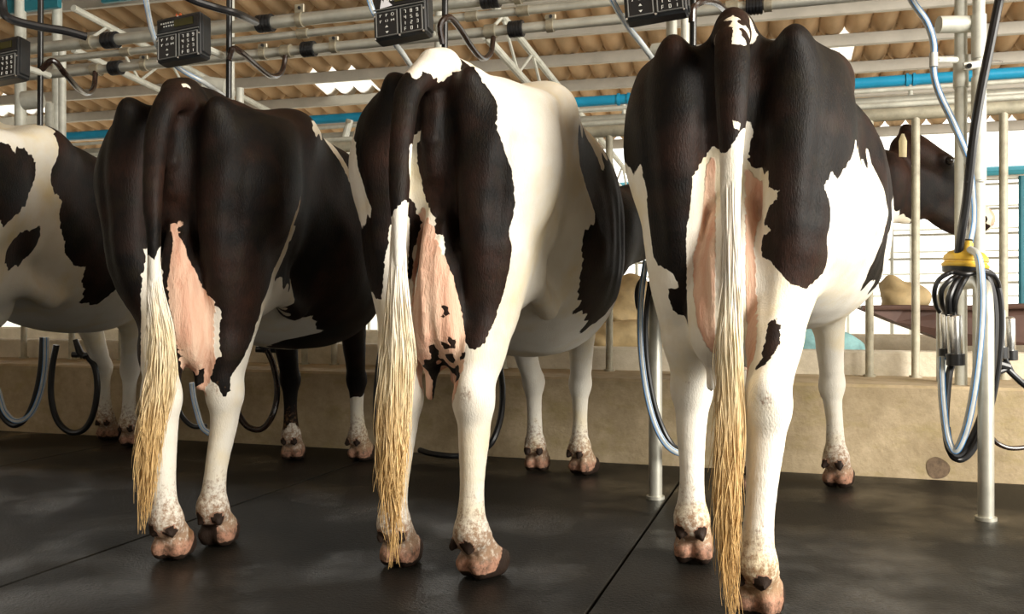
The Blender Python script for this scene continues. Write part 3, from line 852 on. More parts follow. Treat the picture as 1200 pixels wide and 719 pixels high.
COWS = {}
def herd():
    # --- the cow on the right
    L = cow_frame(0.565, 2.34, 17)
    g = dict(s=1.0, root=(0.565, 2.34, 17), xmax=1.4, ymax=3.4)
    g['hl'] = L(G(812, 660))[:2]; g['hr'] = L((0.590, 2.20, 0))[:2]
    g['fl'] = L(G(884, 580))[:2]; g['fr'] = L(G(980, 571))[:2]
    g['hdl'] = 0.0; g['hdr'] = 0.2; g['fdr'] = 0.35
    g['bend'] = 0.075; g['rw'] = 0.99; g['hw'] = .90; g['pin'] = .15; g['belly'] = 1.0; g['bb'] = .05
    g['s'] = 1.015; g['hockR'] = (g['hr'][0] * .9 + .03, g['hr'][1] - .01)
    T = lambda px, py, d: L(at(px, py, d))
    g['tail'] = [(T(858, 40, 2.32), .036), (T(858, 58, 2.25), .043), (T(858, 110, 2.20), .040), (T(857, 170, 2.19), .030), (T(856, 240, 2.19), .022), (T(856, 330, 2.19), .016)]
    g['udder'] = (0.0, 0.155, 0.60); g['uw'] = .115
    g['neck'] = [(L((1.13, 4.10, 1.22)), .18), (L((1.33, 4.62, 1.33)), .16), (L((1.60, 4.80, 1.39)), .15), (L((1.90, 4.74, 1.42)), .15)]
    g['hs'] = 1.27
    fx = Vector(L((0.86, 0.15, -0.50))) - Vector(L((0, 0, 0))); fx.normalize()
    up = Vector((0, 0, 1)); up = (up - fx * up.dot(fx)).normalized(); rt = fx.cross(up)
    g['head'] = (Vector(L(at(1112, 188, 4.70))) - (rt * .086 + fx * .145 + up * .042) * 1.27 * 1.015, fx, (0, 0, 1))
    COWS['d'] = g
    # --- the middle cow
    L = cow_frame(-0.225, 2.50, 15)
    g = dict(s=0.975, root=(-0.225, 2.50, 15), xmax=1.1, ymax=3.4)
    g['hl'] = L(G(466, 664))[:2]; g['hr'] = L(G(556, 677))[:2]
    g['fl'] = L(G(628, 552))[:2]; g['fr'] = L(G(680, 556))[:2]
    g['hdr'] = 0.5; g['hockL'] = (g['hl'][0] * .9 + .01, g['hl'][1] - .02); g['fdr'] = 0.4; g['rw'] = 1.03; g['hw'] = .88; g['pin'] = .11; g['bend'] = -0.005; g['bb'] = -.03
    T = lambda px, py, d: L(at(px, py, d))
    g['tail'] = [(T(503, 85, 2.50), .034), (T(487, 96, 2.44), .036), (T(474, 125, 2.40), .034), (T(468, 200, 2.35), .030), (T(468, 270, 2.34), .022), (T(468, 350, 2.34), .016)]
    g['udder'] = (0.02, 0.135, 0.60); g['uw'] = .085; g['tl'] = .09
    g['neck'] = [(L((0.40, 4.30, 1.14)), .17), (L((.62, 4.62, 1.22)), .135), (L((.80, 4.90, 1.34)), .12)]
    a = Vector(L((.86, 5.02, 1.40))); b = Vector(L((1.12, 5.22, 1.08)))
    g['head'] = (a, b - a, Vector((0, 0, 1)))
    COWS['c'] = g
    # --- the dark cow on the left
    L = cow_frame(-1.02, 2.72, 4)
    g = dict(s=0.955, root=(-1.02, 2.72, 4), xmax=.9, ymax=3.4)
    g['hl'] = L(G(199, 656))[:2]; g['hr'] = L(G(253, 640))[:2]
    g['fl'] = L(G(342, 539))[:2]; g['fr'] = L(G(420, 540))[:2]
    g['rw'] = 1.06; g['hw'] = .86; g['full'] = .03; g['belly'] = 1.08; g['fdr'] = 0.4; g['bend'] = 0.02; g['hockR'] = (g['hr'][0] * .9 + .045, g['hr'][1] - .02)
    T = lambda px, py, d: L(at(px, py, d))
    g['tail'] = [(T(209, 112, 2.72), .032), (T(196, 122, 2.66), .036), (T(184, 160, 2.62), .034), (T(179, 230, 2.56), .028), (T(180, 300, 2.56), .022), (T(181, 370, 2.55), .016)]
    g['udder'] = (0.02, 0.135, 0.60); g['uw'] = .085
    g['neck'] = [(L((-.88, 4.6, 1.10)), .16), (L((-.8, 5.1, 1.12)), .12), (L((-.74, 5.4, 1.12)), .10)]
    g['head'] = (L((-.72, 5.45, 1.14)), Vector(L((-.62, 5.85, .80))) - Vector(L((-.72, 5.45, 1.14))), (0, 0, 1))
    COWS['b'] = g
    # --- the cow cut by the left edge
    L = cow_frame(-2.19, 3.22, 4)
    g = dict(s=0.99, root=(-2.19, 3.22, 4), xmax=.8, ymax=3.4)
    g['hl'] = (-.14, .05); g['hr'] = (.15, -.02)
    g['fl'] = L(G(125, 515))[:2]; g['fr'] = L(G(152, 523))[:2]
    g['bb'] = .03
    g['tail'] = [((0, -.04, 1.40), .034), ((-.03, -.10, 1.36), .034), ((-.05, -.14, 1.2), .03), ((-.05, -.15, .9), .02), ((-.05, -.15, .8), .016)]
    g['udder'] = (0.0, 0.20, 0.62); g['uw'] = .12
    g['neck'] = [(L((-2.0, 5.05, 1.10)), .16), (L((-1.9, 5.5, 1.12)), .12), (L((-1.85, 5.8, 1.12)), .10)]
    g['head'] = (L((-1.82, 5.85, 1.14)), Vector(L((-1.7, 6.25, .80))) - Vector(L((-1.82, 5.85, 1.14))), (0, 0, 1))
    COWS['a'] = g
herd()
# the pattern of each coat: places on the hide (mm in the cow's own frame) with black hair (K), white hair (W) or bare pink skin (P)
COAT = {
 'd': {
  'K': '-292,163,1343 -281,100,1284 -277,77,1235 -276,72,1189 -279,88,1148 -275,85,1135 -251,47,1131 -230,29,1115 -244,148,1428 -231,62,1361 -227,39,1312 -224,22,1265 -223,13,1220 -223,14,1177 -225,22,1135 -226,33,1093 -225,33,1090 -221,37,1069 -221,41,1052 -220,45,1035 -220,49,1017 -218,51,1000 -216,51,983 -214,52,966 -211,52,949 -210,55,931 -208,59,912 -206,62,893 -197,59,875 -178,-5,1426 -178,-8,1383 -177,-9,1340 -177,-12,1297 -176,-19,1253 -175,-24,1210 -175,-24,1168 -176,-18,1127 -178,-7,1086 -179,4,1045 -181,15,1004 -182,25,962 -184,38,919 -185,49,877 -182,51,861 -165,46,851 -165,67,789 -165,73,772 -160,78,756 -155,62,794 -149,48,836 -150,84,741 -135,-13,1420 -135,-10,1379 -135,-9,1337 -135,-13,1294 -134,-19,1251 -134,-24,1208 -134,-23,1166 -134,-19,1125 -135,-12,1084 -136,-6,1042 -137,2,1001 -137,9,959 -139,21,917 -140,34,875 -142,48,833 -144,63,790 -146,80,747 -139,55,813 -135,84,733 -124,27,914 -124,32,896 -123,21,932 -124,36,880 -122,17,950 -124,42,863 -124,48,846 -125,54,827 -126,59,808 -126,64,788 -127,67,770 -127,71,753 -128,77,737 -119,14,969 -115,12,987 -112,8,1006 -110,4,1027 -108,2,1046 -106,1,1062 -105,0,1079 -99,2,1098 -99,45,1433 -97,23,1384 -96,17,1341 -96,9,1296 -95,0,1252 -94,-4,1209 -95,-1,1168 -95,3,1126 -90,10,1116 -80,23,1135 -70,30,1151 -61,28,1166 -56,37,1428 -56,34,1384 -56,27,1340 -55,22,1297 -55,20,1254 -55,21,1212 -56,27,1170 -53,25,1181 -50,33,1411 -50,33,1395 -50,30,1378 -50,27,1361 -49,25,1344 -49,23,1328 -49,21,1311 -49,19,1295 -49,18,1278 -49,17,1262 -49,18,1246 -49,18,1230 -49,19,1214 -49,21,1198 -49,24,1183 -46,20,1196 -44,23,1176 -42,17,1208 -28,-132,1366 -27,-139,1348 -27,-146,1332 -26,-151,1315 -26,-157,1299 -26,-160,1284 -26,-163,1268 -25,-164,1253 -25,-165,1238 -26,-163,1223 -26,-159,1209 -39,15,1229 -39,16,1213 -39,18,1197 -39,21,1182 -40,23,1166 -37,18,1191 -25,-129,1378 -25,-135,1368 -19,-172,1172 -15,-172,1125 -14,-178,1181 -14,-177,1172 -10,-143,1373 -10,-148,1363 -2,-182,1123 -10,-39,1485 -5,-116,1421 -3,-146,1374 -2,-165,1330 -1,-177,1288 -1,-183,1248 -1,-185,1209 -1,-184,1170 -1,-183,1132 4,-186,1178 4,-186,1170 -3,-47,1482 6,-184,1135 0,-82,1455 4,-148,1371 4,-153,1360 2,-110,1430 3,-126,1410 4,-137,1393 11,-186,1181 17,-183,1151 16,-144,1378 12,-48,1481 18,-147,1370 18,-152,1359 21,-183,1168 22,-183,1192 22,-183,1169 25,-181,1165 32,-176,1179 31,-137,1377 28,-74,1453 32,-140,1371 32,-145,1360 35,-172,1177 29,-18,1488 33,-103,1422 35,-137,1373 35,-155,1329 36,-168,1287 36,-174,1247 36,-174,1209 33,-96,1429 34,-101,1422 38,-167,1183 39,-168,1198 39,-165,1185 37,-111,1408 40,-168,1214 41,-167,1229 42,-166,1244 43,-163,1260 44,-159,1276 44,-154,1293 41,-57,1450 43,-112,1391 45,-147,1310 45,-120,1375 45,-126,1364 46,-140,1327 40,15,1234 46,-131,1344 41,15,1250 47,-121,1363 41,31,1131 42,15,1267 43,16,1283 43,28,1146 44,17,1300 45,19,1317 46,22,1334 46,26,1161 49,-37,1429 46,34,1119 47,24,1351 48,27,1368 49,31,1385 50,33,1402 50,24,1178 52,20,1214 55,23,1194 57,36,1113 58,48,1467 64,47,1449 65,97,1477 67,42,1419 67,34,1375 67,30,1332 67,24,1289 67,22,1247 67,22,1205 67,27,1164 67,33,1123 75,-149,612 77,-145,617 76,-3,900 81,-131,639 78,-7,883 79,-4,918 80,15,1100 86,-123,658 85,-12,875 86,-12,966 90,-115,678 91,-144,625 91,-18,981 92,-17,933 94,-106,697 93,-19,955 95,-17,1075 95,-22,995 97,-21,1060 100,-98,711 103,-135,641 102,-22,864 104,-29,1007 104,-29,1049 106,-103,706 107,16,1408 107,10,1365 108,4,1323 108,-9,1279 108,-18,1236 108,-22,1194 108,-23,1154 108,-26,1112 108,-29,1071 108,-32,990 108,-30,950 108,-28,909 108,-27,869 109,-101,708 109,-121,669 110,-126,657 112,-28,851 113,-112,689 113,-119,671 114,-37,1027 121,-30,839 131,-27,827 142,-23,816 147,-15,1437 147,-15,1397 147,-12,1357 147,-15,1315 147,-23,1273 147,-31,1231 147,-36,1190 147,-38,1149 147,-41,1108 147,-42,1068 147,-44,1028 147,-44,988 147,-43,947 147,-39,908 147,-32,868 147,-23,828 155,-16,808 174,0,803 185,12,806 186,16,1443 186,-1,1397 186,-5,1356 186,-9,1314 185,-17,1272 185,-24,1230 185,-28,1189 185,-30,1148 185,-30,1108 185,-26,1069 185,-25,1028 185,-23,988 185,-25,948 185,-20,908 186,-11,868 186,4,828 197,23,818 209,35,829 220,50,842 220,8,1047 225,54,853 224,12,1066 228,113,1425 226,58,1368 226,40,1323 225,26,1278 225,15,1235 225,11,1194 225,11,1153 225,12,1113 225,13,1072 225,10,1031 225,10,991 225,12,950 225,24,910 226,43,870 226,24,913 226,45,869 225,11,1029 227,20,932 228,34,898 228,40,884 232,19,1012 232,25,953 233,21,1079 235,26,994 235,29,973 254,55,1087 265,74,1095 270,150,1388 267,100,1334 266,76,1287 265,59,1242 265,52,1199 265,56,1159 266,66,1119 279,94,1120 290,115,1142 299,132,1164 313,194,1266 311,167,1218 312,184,1178 348,636,1246 368,813,1250 380,847,1242 383,858,1249 396,950,840 399,967,838 400,917,863 405,907,1257 406,901,882 412,930,1354 412,922,1297 411,911,1241 417,986,858 414,897,900 432,1119,828 420,918,1227 422,898,918 451,1168,846 433,923,1198 431,905,940 448,1098,866 449,1067,887 450,1040,907 442,926,1177 443,934,966 451,1010,927 453,992,948 455,983,968 452,938,1157 455,965,992 458,977,989 461,977,1010 460,959,1137 464,981,1021 465,976,1118 466,985,1032 473,1040,1104 620,2557,1481 475,1045,1201 474,1041,1144 475,1046,1087 475,1049,1059 476,1056,1031 476,1052,1057 478,1054,1084 480,1059,1082 661,2611,1246 701,2689,1240 716,2736,1672 711,2693,1581 709,2680,1495 701,2606,1402 705,2638,1323 711,2697,1246 743,2740,1217 772,2769,1207 789,2700,1578 791,2717,1497 792,2731,1415 792,2729,1331 796,2758,1250 811,2800,1215 871,2742,1497 876,2778,1418 877,2783,1334 879,2801,1252 888,2860,1172 933,2873,1150 961,2869,1149 954,2786,1500 957,2808,1419 960,2824,1336 962,2838,1253 965,2854,1169 994,2880,1145 1028,2898,1139 1044,2870,1338 1050,2904,1257 1049,2893,1170 1061,2900,1138 1070,2898,1345 1081,2901,1304 1106,2924,1143 1105,2909,1258 1126,2922,1165 1125,2901,1212 1130,2919,1170 270,500,1420 290,530,1360 290,470,1330 300,620,1300 300,550,1250',
  'W': '-286,127,1109 -278,95,1126 -246,43,1121 -241,39,1115 -236,43,1089 -233,46,1070 -232,53,1053 -232,60,1036 -232,67,1019 -228,48,1052 -232,69,1011 -234,82,968 -236,100,925 -231,70,1001 -229,68,984 -226,68,966 -224,67,949 -222,69,931 -220,73,911 -218,77,892 -207,71,869 -188,58,852 -187,63,834 -190,82,791 -193,108,746 -198,147,701 -204,189,655 -176,71,790 -175,80,769 -171,50,843 -170,84,753 -158,50,830 -159,91,734 -155,58,804 -149,56,810 -149,110,702 -151,129,657 -154,154,611 -159,195,563 -162,218,515 -164,240,467 -166,255,418 -167,259,371 -166,251,185 -164,235,142 -164,235,96 -168,269,40 -136,91,723 -115,32,913 -115,37,896 -114,27,932 -115,42,880 -112,22,950 -115,48,864 -115,53,846 -116,58,827 -116,61,808 -116,62,788 -116,59,770 -116,57,753 -115,54,737 -110,19,967 -106,17,985 -109,46,876 -109,52,858 -110,56,840 -110,60,822 -110,60,803 -108,54,784 -103,13,1005 -106,43,894 -105,39,766 -101,9,1027 -101,28,748 -99,8,1046 -101,41,911 -97,8,1062 -98,21,730 -96,8,1078 -95,7,1085 -96,12,1043 -97,20,1002 -98,29,960 -99,41,918 -97,20,747 -97,19,704 -98,35,661 -110,157,612 -114,191,565 -116,211,517 -117,229,470 -118,239,422 -118,239,376 -118,237,330 -118,235,284 -118,233,238 -118,231,192 -117,225,148 -118,237,98 -121,270,44 -96,17,712 -97,40,928 -91,11,1094 -90,13,693 -92,40,945 -88,43,963 -86,47,979 -82,10,676 -82,22,1113 -84,49,996 -82,48,1012 -80,45,1029 -78,43,1045 -76,42,1061 -74,13,658 -75,39,1078 -74,37,1094 -73,31,1130 -73,35,1111 -65,19,642 -62,33,1145 -62,35,1133 -56,27,629 -56,37,619 -60,76,574 -60,80,530 -79,309,84 -76,280,44 -52,28,1161 -49,26,1167 -50,30,1152 -51,42,616 -53,65,598 -47,41,616 -41,32,1133 -40,27,1151 -40,32,1136 -41,35,1121 -41,39,1105 -41,42,1090 -41,46,1075 -42,51,1059 -42,57,1044 -43,61,1029 -42,55,1012 -41,42,995 -40,30,978 -40,21,962 -39,13,945 -38,6,929 -38,0,913 -38,-4,897 -37,-9,882 -37,-12,866 -37,-15,850 -37,-16,835 -37,-17,820 -37,-17,804 -37,-16,789 -37,-15,773 -37,-13,758 -37,-11,742 -37,-10,727 -37,-8,711 -37,-5,696 -38,-1,680 -38,6,665 -39,15,649 -40,27,632 -41,44,616 -43,68,598 -39,30,1142 -39,36,623 -40,74,595 -41,85,584 -39,64,603 -18,-168,1117 -31,57,610 -8,-177,1097 -7,-179,1105 -25,93,594 -21,80,600 -1,-180,1094 -1,-175,1056 -1,-170,1018 -2,-166,980 -2,-163,941 -12,-11,913 -11,-18,871 -11,-21,829 -11,-21,788 -12,-16,747 -12,-11,705 -13,7,663 -16,48,619 5,-183,1118 -9,98,594 9,-180,1093 10,-181,1102 -7,114,591 6,-63,1471 13,-183,1131 6,-49,1481 9,-83,1454 11,-110,1430 12,-126,1410 13,-136,1392 16,-138,1388 19,-184,1182 20,-184,1183 -64,1373,486 22,-183,1178 23,-183,1177 8,95,595 23,-181,1146 24,-182,1179 25,-173,1091 22,-92,1442 27,-173,1099 26,-109,1423 32,-174,1163 32,-173,1154 33,-173,1163 31,-131,1388 34,-169,1152 34,-167,1138 34,-165,1124 32,-124,1398 34,-159,1110 25,32,1125 24,36,1109 25,39,1094 25,41,1078 25,42,1062 25,42,1047 25,36,1030 26,28,1013 26,21,997 27,11,980 27,4,964 36,-168,1171 36,-159,1134 26,32,1125 26,41,1084 26,41,1042 27,22,998 28,0,954 28,-2,947 29,-13,912 29,-20,870 29,-21,829 29,-20,788 29,-17,747 29,-13,705 28,0,664 26,44,620 -37,1339,487 -37,1338,422 36,-170,516 -36,1326,166 -35,1299,106 -36,1321,38 36,-174,208 37,-187,173 37,-196,137 37,-179,94 35,-157,49 29,-9,931 29,-12,916 29,-15,900 29,-18,884 24,85,596 30,-20,868 30,-21,853 30,-21,837 37,-166,1169 30,-21,822 30,-21,806 31,-20,791 28,34,1114 31,-18,776 36,-124,1391 31,-17,760 31,-15,745 31,-13,729 31,-13,714 31,-15,698 32,-14,682 31,-7,667 31,9,650 30,26,634 29,46,617 28,74,600 -30,1336,494 31,30,1133 38,-79,1436 34,18,1185 34,20,1170 34,25,1147 34,15,1211 34,23,1154 34,28,1140 34,32,1124 39,-72,1440 35,33,1120 37,22,1164 39,16,1218 39,35,1113 42,21,1180 44,18,1210 46,21,1196 51,-118,605 50,18,1453 50,37,1103 54,29,1454 63,-124,624 58,39,1103 60,6,893 61,13,909 60,45,1458 62,1,875 62,21,925 63,-4,858 68,-136,617 68,-118,645 65,-7,840 64,30,941 66,-9,823 66,6,899 67,-11,806 70,-112,663 67,-13,790 68,-18,773 70,-105,679 66,42,957 68,-26,757 71,-97,694 66,41,1087 69,-44,741 67,42,1083 67,40,957 68,11,913 68,-3,870 68,-9,829 68,-14,788 69,-36,747 71,-87,707 71,-111,668 72,-131,630 74,-179,594 74,-206,558 74,-203,520 74,-192,481 74,-180,441 74,-180,403 74,-182,366 74,-185,328 74,-188,290 74,-191,253 74,-194,216 74,-198,179 74,-205,143 74,-197,103 73,-163,54 70,-66,725 71,-84,710 72,-124,640 69,0,883 69,12,923 69,62,974 77,-118,660 74,29,1094 75,22,986 80,-162,605 76,9,972 81,-111,679 79,14,1065 80,7,1048 80,1,1000 81,1,1032 81,-3,985 82,-11,866 82,-3,1017 86,-101,699 85,-1,1077 86,-11,1000 88,-14,948 88,-8,1060 88,-14,942 93,-90,717 97,-149,619 95,-18,858 97,-24,1015 99,-25,1041 105,-30,1029 104,-24,845 108,-33,1030 108,-26,828 108,-31,787 109,-60,747 110,-139,631 110,-174,595 111,-202,559 111,-200,521 110,-190,482 110,-175,442 110,-171,404 110,-168,365 110,-165,326 110,-155,286 110,-161,172 110,-181,139 110,-149,92 110,-155,55 111,-135,637 113,-98,711 114,-28,833 118,-125,653 122,-108,689 122,-116,671 125,-28,821 136,-24,809 147,-20,787 147,-40,747 147,-76,707 147,-97,668 147,-106,630 147,-110,591 147,-121,553 147,-154,517 153,-16,799 171,0,794 186,20,788 186,27,747 204,1044,687 191,23,799 204,38,811 216,55,824 227,96,831 249,733,799 253,869,746 264,1190,685 274,1476,614 275,1508,547 276,1541,479 277,1563,411 278,1592,341 277,1580,141 279,1632,65 227,84,837 229,17,1050 231,19,1061 235,103,854 234,25,1034 235,43,915 237,80,869 237,39,931 238,57,901 238,70,885 241,33,1074 241,39,1017 242,46,952 245,50,996 245,53,975 251,53,1077 267,86,1080 268,119,1042 287,507,1039 290,555,994 292,602,947 295,657,900 298,725,851 303,814,800 311,979,746 334,1453,680 336,1490,614 337,1521,548 339,1550,480 339,1563,413 340,1579,344 340,1575,278 340,1568,212 339,1554,148 340,1577,78 341,1586,9 274,98,1094 288,120,1118 301,153,1143 307,166,1166 310,180,1168 337,574,1193 337,573,1143 338,586,1095 340,612,1048 342,642,1000 345,687,952 348,740,903 353,814,853 361,933,801 378,1203,745 342,595,1213 395,1210,760 373,816,1227 380,895,843 385,871,865 413,1171,785 392,879,1249 401,1001,825 392,857,886 398,892,1252 400,854,903 417,1081,822 407,892,1218 407,861,1179 399,765,1114 397,741,1059 399,763,1009 402,805,959 408,869,909 435,1209,805 408,856,922 416,859,942 419,895,1190 428,891,1168 426,870,966 437,892,1147 437,889,991 442,893,1128 446,915,1018 445,893,1108 472,1186,889 450,915,1090 469,1110,908 453,941,1049 455,943,1072 470,1091,929 473,1084,950 476,1079,972 478,1083,976 480,1077,994 483,1080,1016 488,1087,1038 499,1172,1067 648,2611,1226 655,2617,1229 696,2698,1222 730,2743,1203 1029,2927,1122 1065,2916,1119 1105,2938,1313 1121,2921,1272 1129,2914,1255 1138,2912,1245 1148,2949,1160 1142,2909,1200 1143,2907,1216 5,1303,150 -44,1353,150 5,1403,150 55,1353,150 5,1303,250 -44,1353,250 5,1403,250 55,1353,250 5,1303,350 -44,1353,350 5,1403,350 55,1353,350 5,1303,450 -44,1353,450 5,1403,450 55,1353,450 5,1303,550 -44,1353,550 5,1403,550 55,1353,550 5,1303,650 -44,1353,650 5,1403,650 55,1353,650 325,1562,150 275,1612,150 325,1662,150 375,1612,150 325,1562,250 275,1612,250 325,1662,250 375,1612,250 325,1562,350 275,1612,350 325,1662,350 375,1612,350 325,1562,450 275,1612,450 325,1662,450 375,1612,450 325,1562,550 275,1612,550 325,1662,550 375,1612,550 325,1562,650 275,1612,650 325,1662,650 375,1612,650 -200,800,620 -200,1000,620 -200,1200,620 0,800,620 0,1000,620 0,1200,620 150,800,620 150,1000,620 150,1200,620',
  'P': '-99,46,875 -100,52,833 -98,34,789 -99,46,875 -99,51,858 -99,52,839 -99,49,821 -98,40,803 -96,28,785 -97,45,892 -93,17,767 -90,10,750 -92,46,909 -87,7,732 -85,6,714 -88,48,926 -80,5,698 -84,54,943 -81,62,961 -72,5,680 -78,69,980 -76,72,997 -74,68,1013 -72,61,1029 -69,54,1045 -65,9,662 -68,50,1061 -66,45,1078 -65,42,1094 -63,38,1110 -57,14,648 -56,35,1129 -57,44,1088 -58,56,1047 -60,75,1006 -56,35,959 -54,10,915 -53,-5,872 -52,-12,830 -52,-12,788 -53,-9,747 -53,-5,705 -54,7,663 -55,35,1126 -50,33,1136 -50,36,1121 -50,39,1106 -51,43,1090 -51,46,1075 -51,51,1060 -52,58,1045 -53,65,1030 -53,70,1014 -52,60,997 -51,42,980 -50,31,963 -49,22,946 -48,13,930 -48,7,914 -47,1,898 -47,-4,882 -47,-8,866 -46,-12,851 -46,-14,835 -46,-15,820 -46,-15,804 -46,-14,789 -46,-13,773 -46,-12,758 -46,-11,742 -47,-10,727 -47,-8,711 -47,-5,696 -47,-1,680 -48,5,665 -48,14,648 -49,25,632 -48,22,636 -61,1359,501 -57,1352,501 -40,1338,505 -36,1336,503 34,35,1109 34,39,1094 34,41,1078 34,43,1062 34,44,1047 35,41,1030 35,34,1014 36,27,997 36,18,981 37,11,964 37,6,948 37,1,932 38,-3,916 38,-6,900 38,-9,884 39,-11,869 39,-13,853 39,-13,838 39,-14,822 39,-14,807 39,-13,791 40,-11,776 40,-10,760 40,-10,745 40,-10,729 40,-16,714 41,-26,698 42,-51,684 43,-65,669 44,-74,654 44,-81,639 45,-87,625 45,-95,611 45,-97,610 43,38,1097 54,-108,625 51,4,892 51,11,910 53,0,875 53,19,926 54,-4,857 58,-107,646 55,-7,840 55,29,942 57,-9,822 58,-10,806 61,-103,663 58,-11,789 58,-13,773 61,-97,679 57,42,959 59,-18,757 61,-88,694 60,-31,741 61,-56,725 62,-74,710 60,43,1080 60,64,977 64,88,996 66,57,1042 65,91,1004 69,43,1068 70,47,1053 69,80,1011 71,51,1038 72,56,1023 1159,2929,1248 1162,2924,1202',
 },
 'c': {
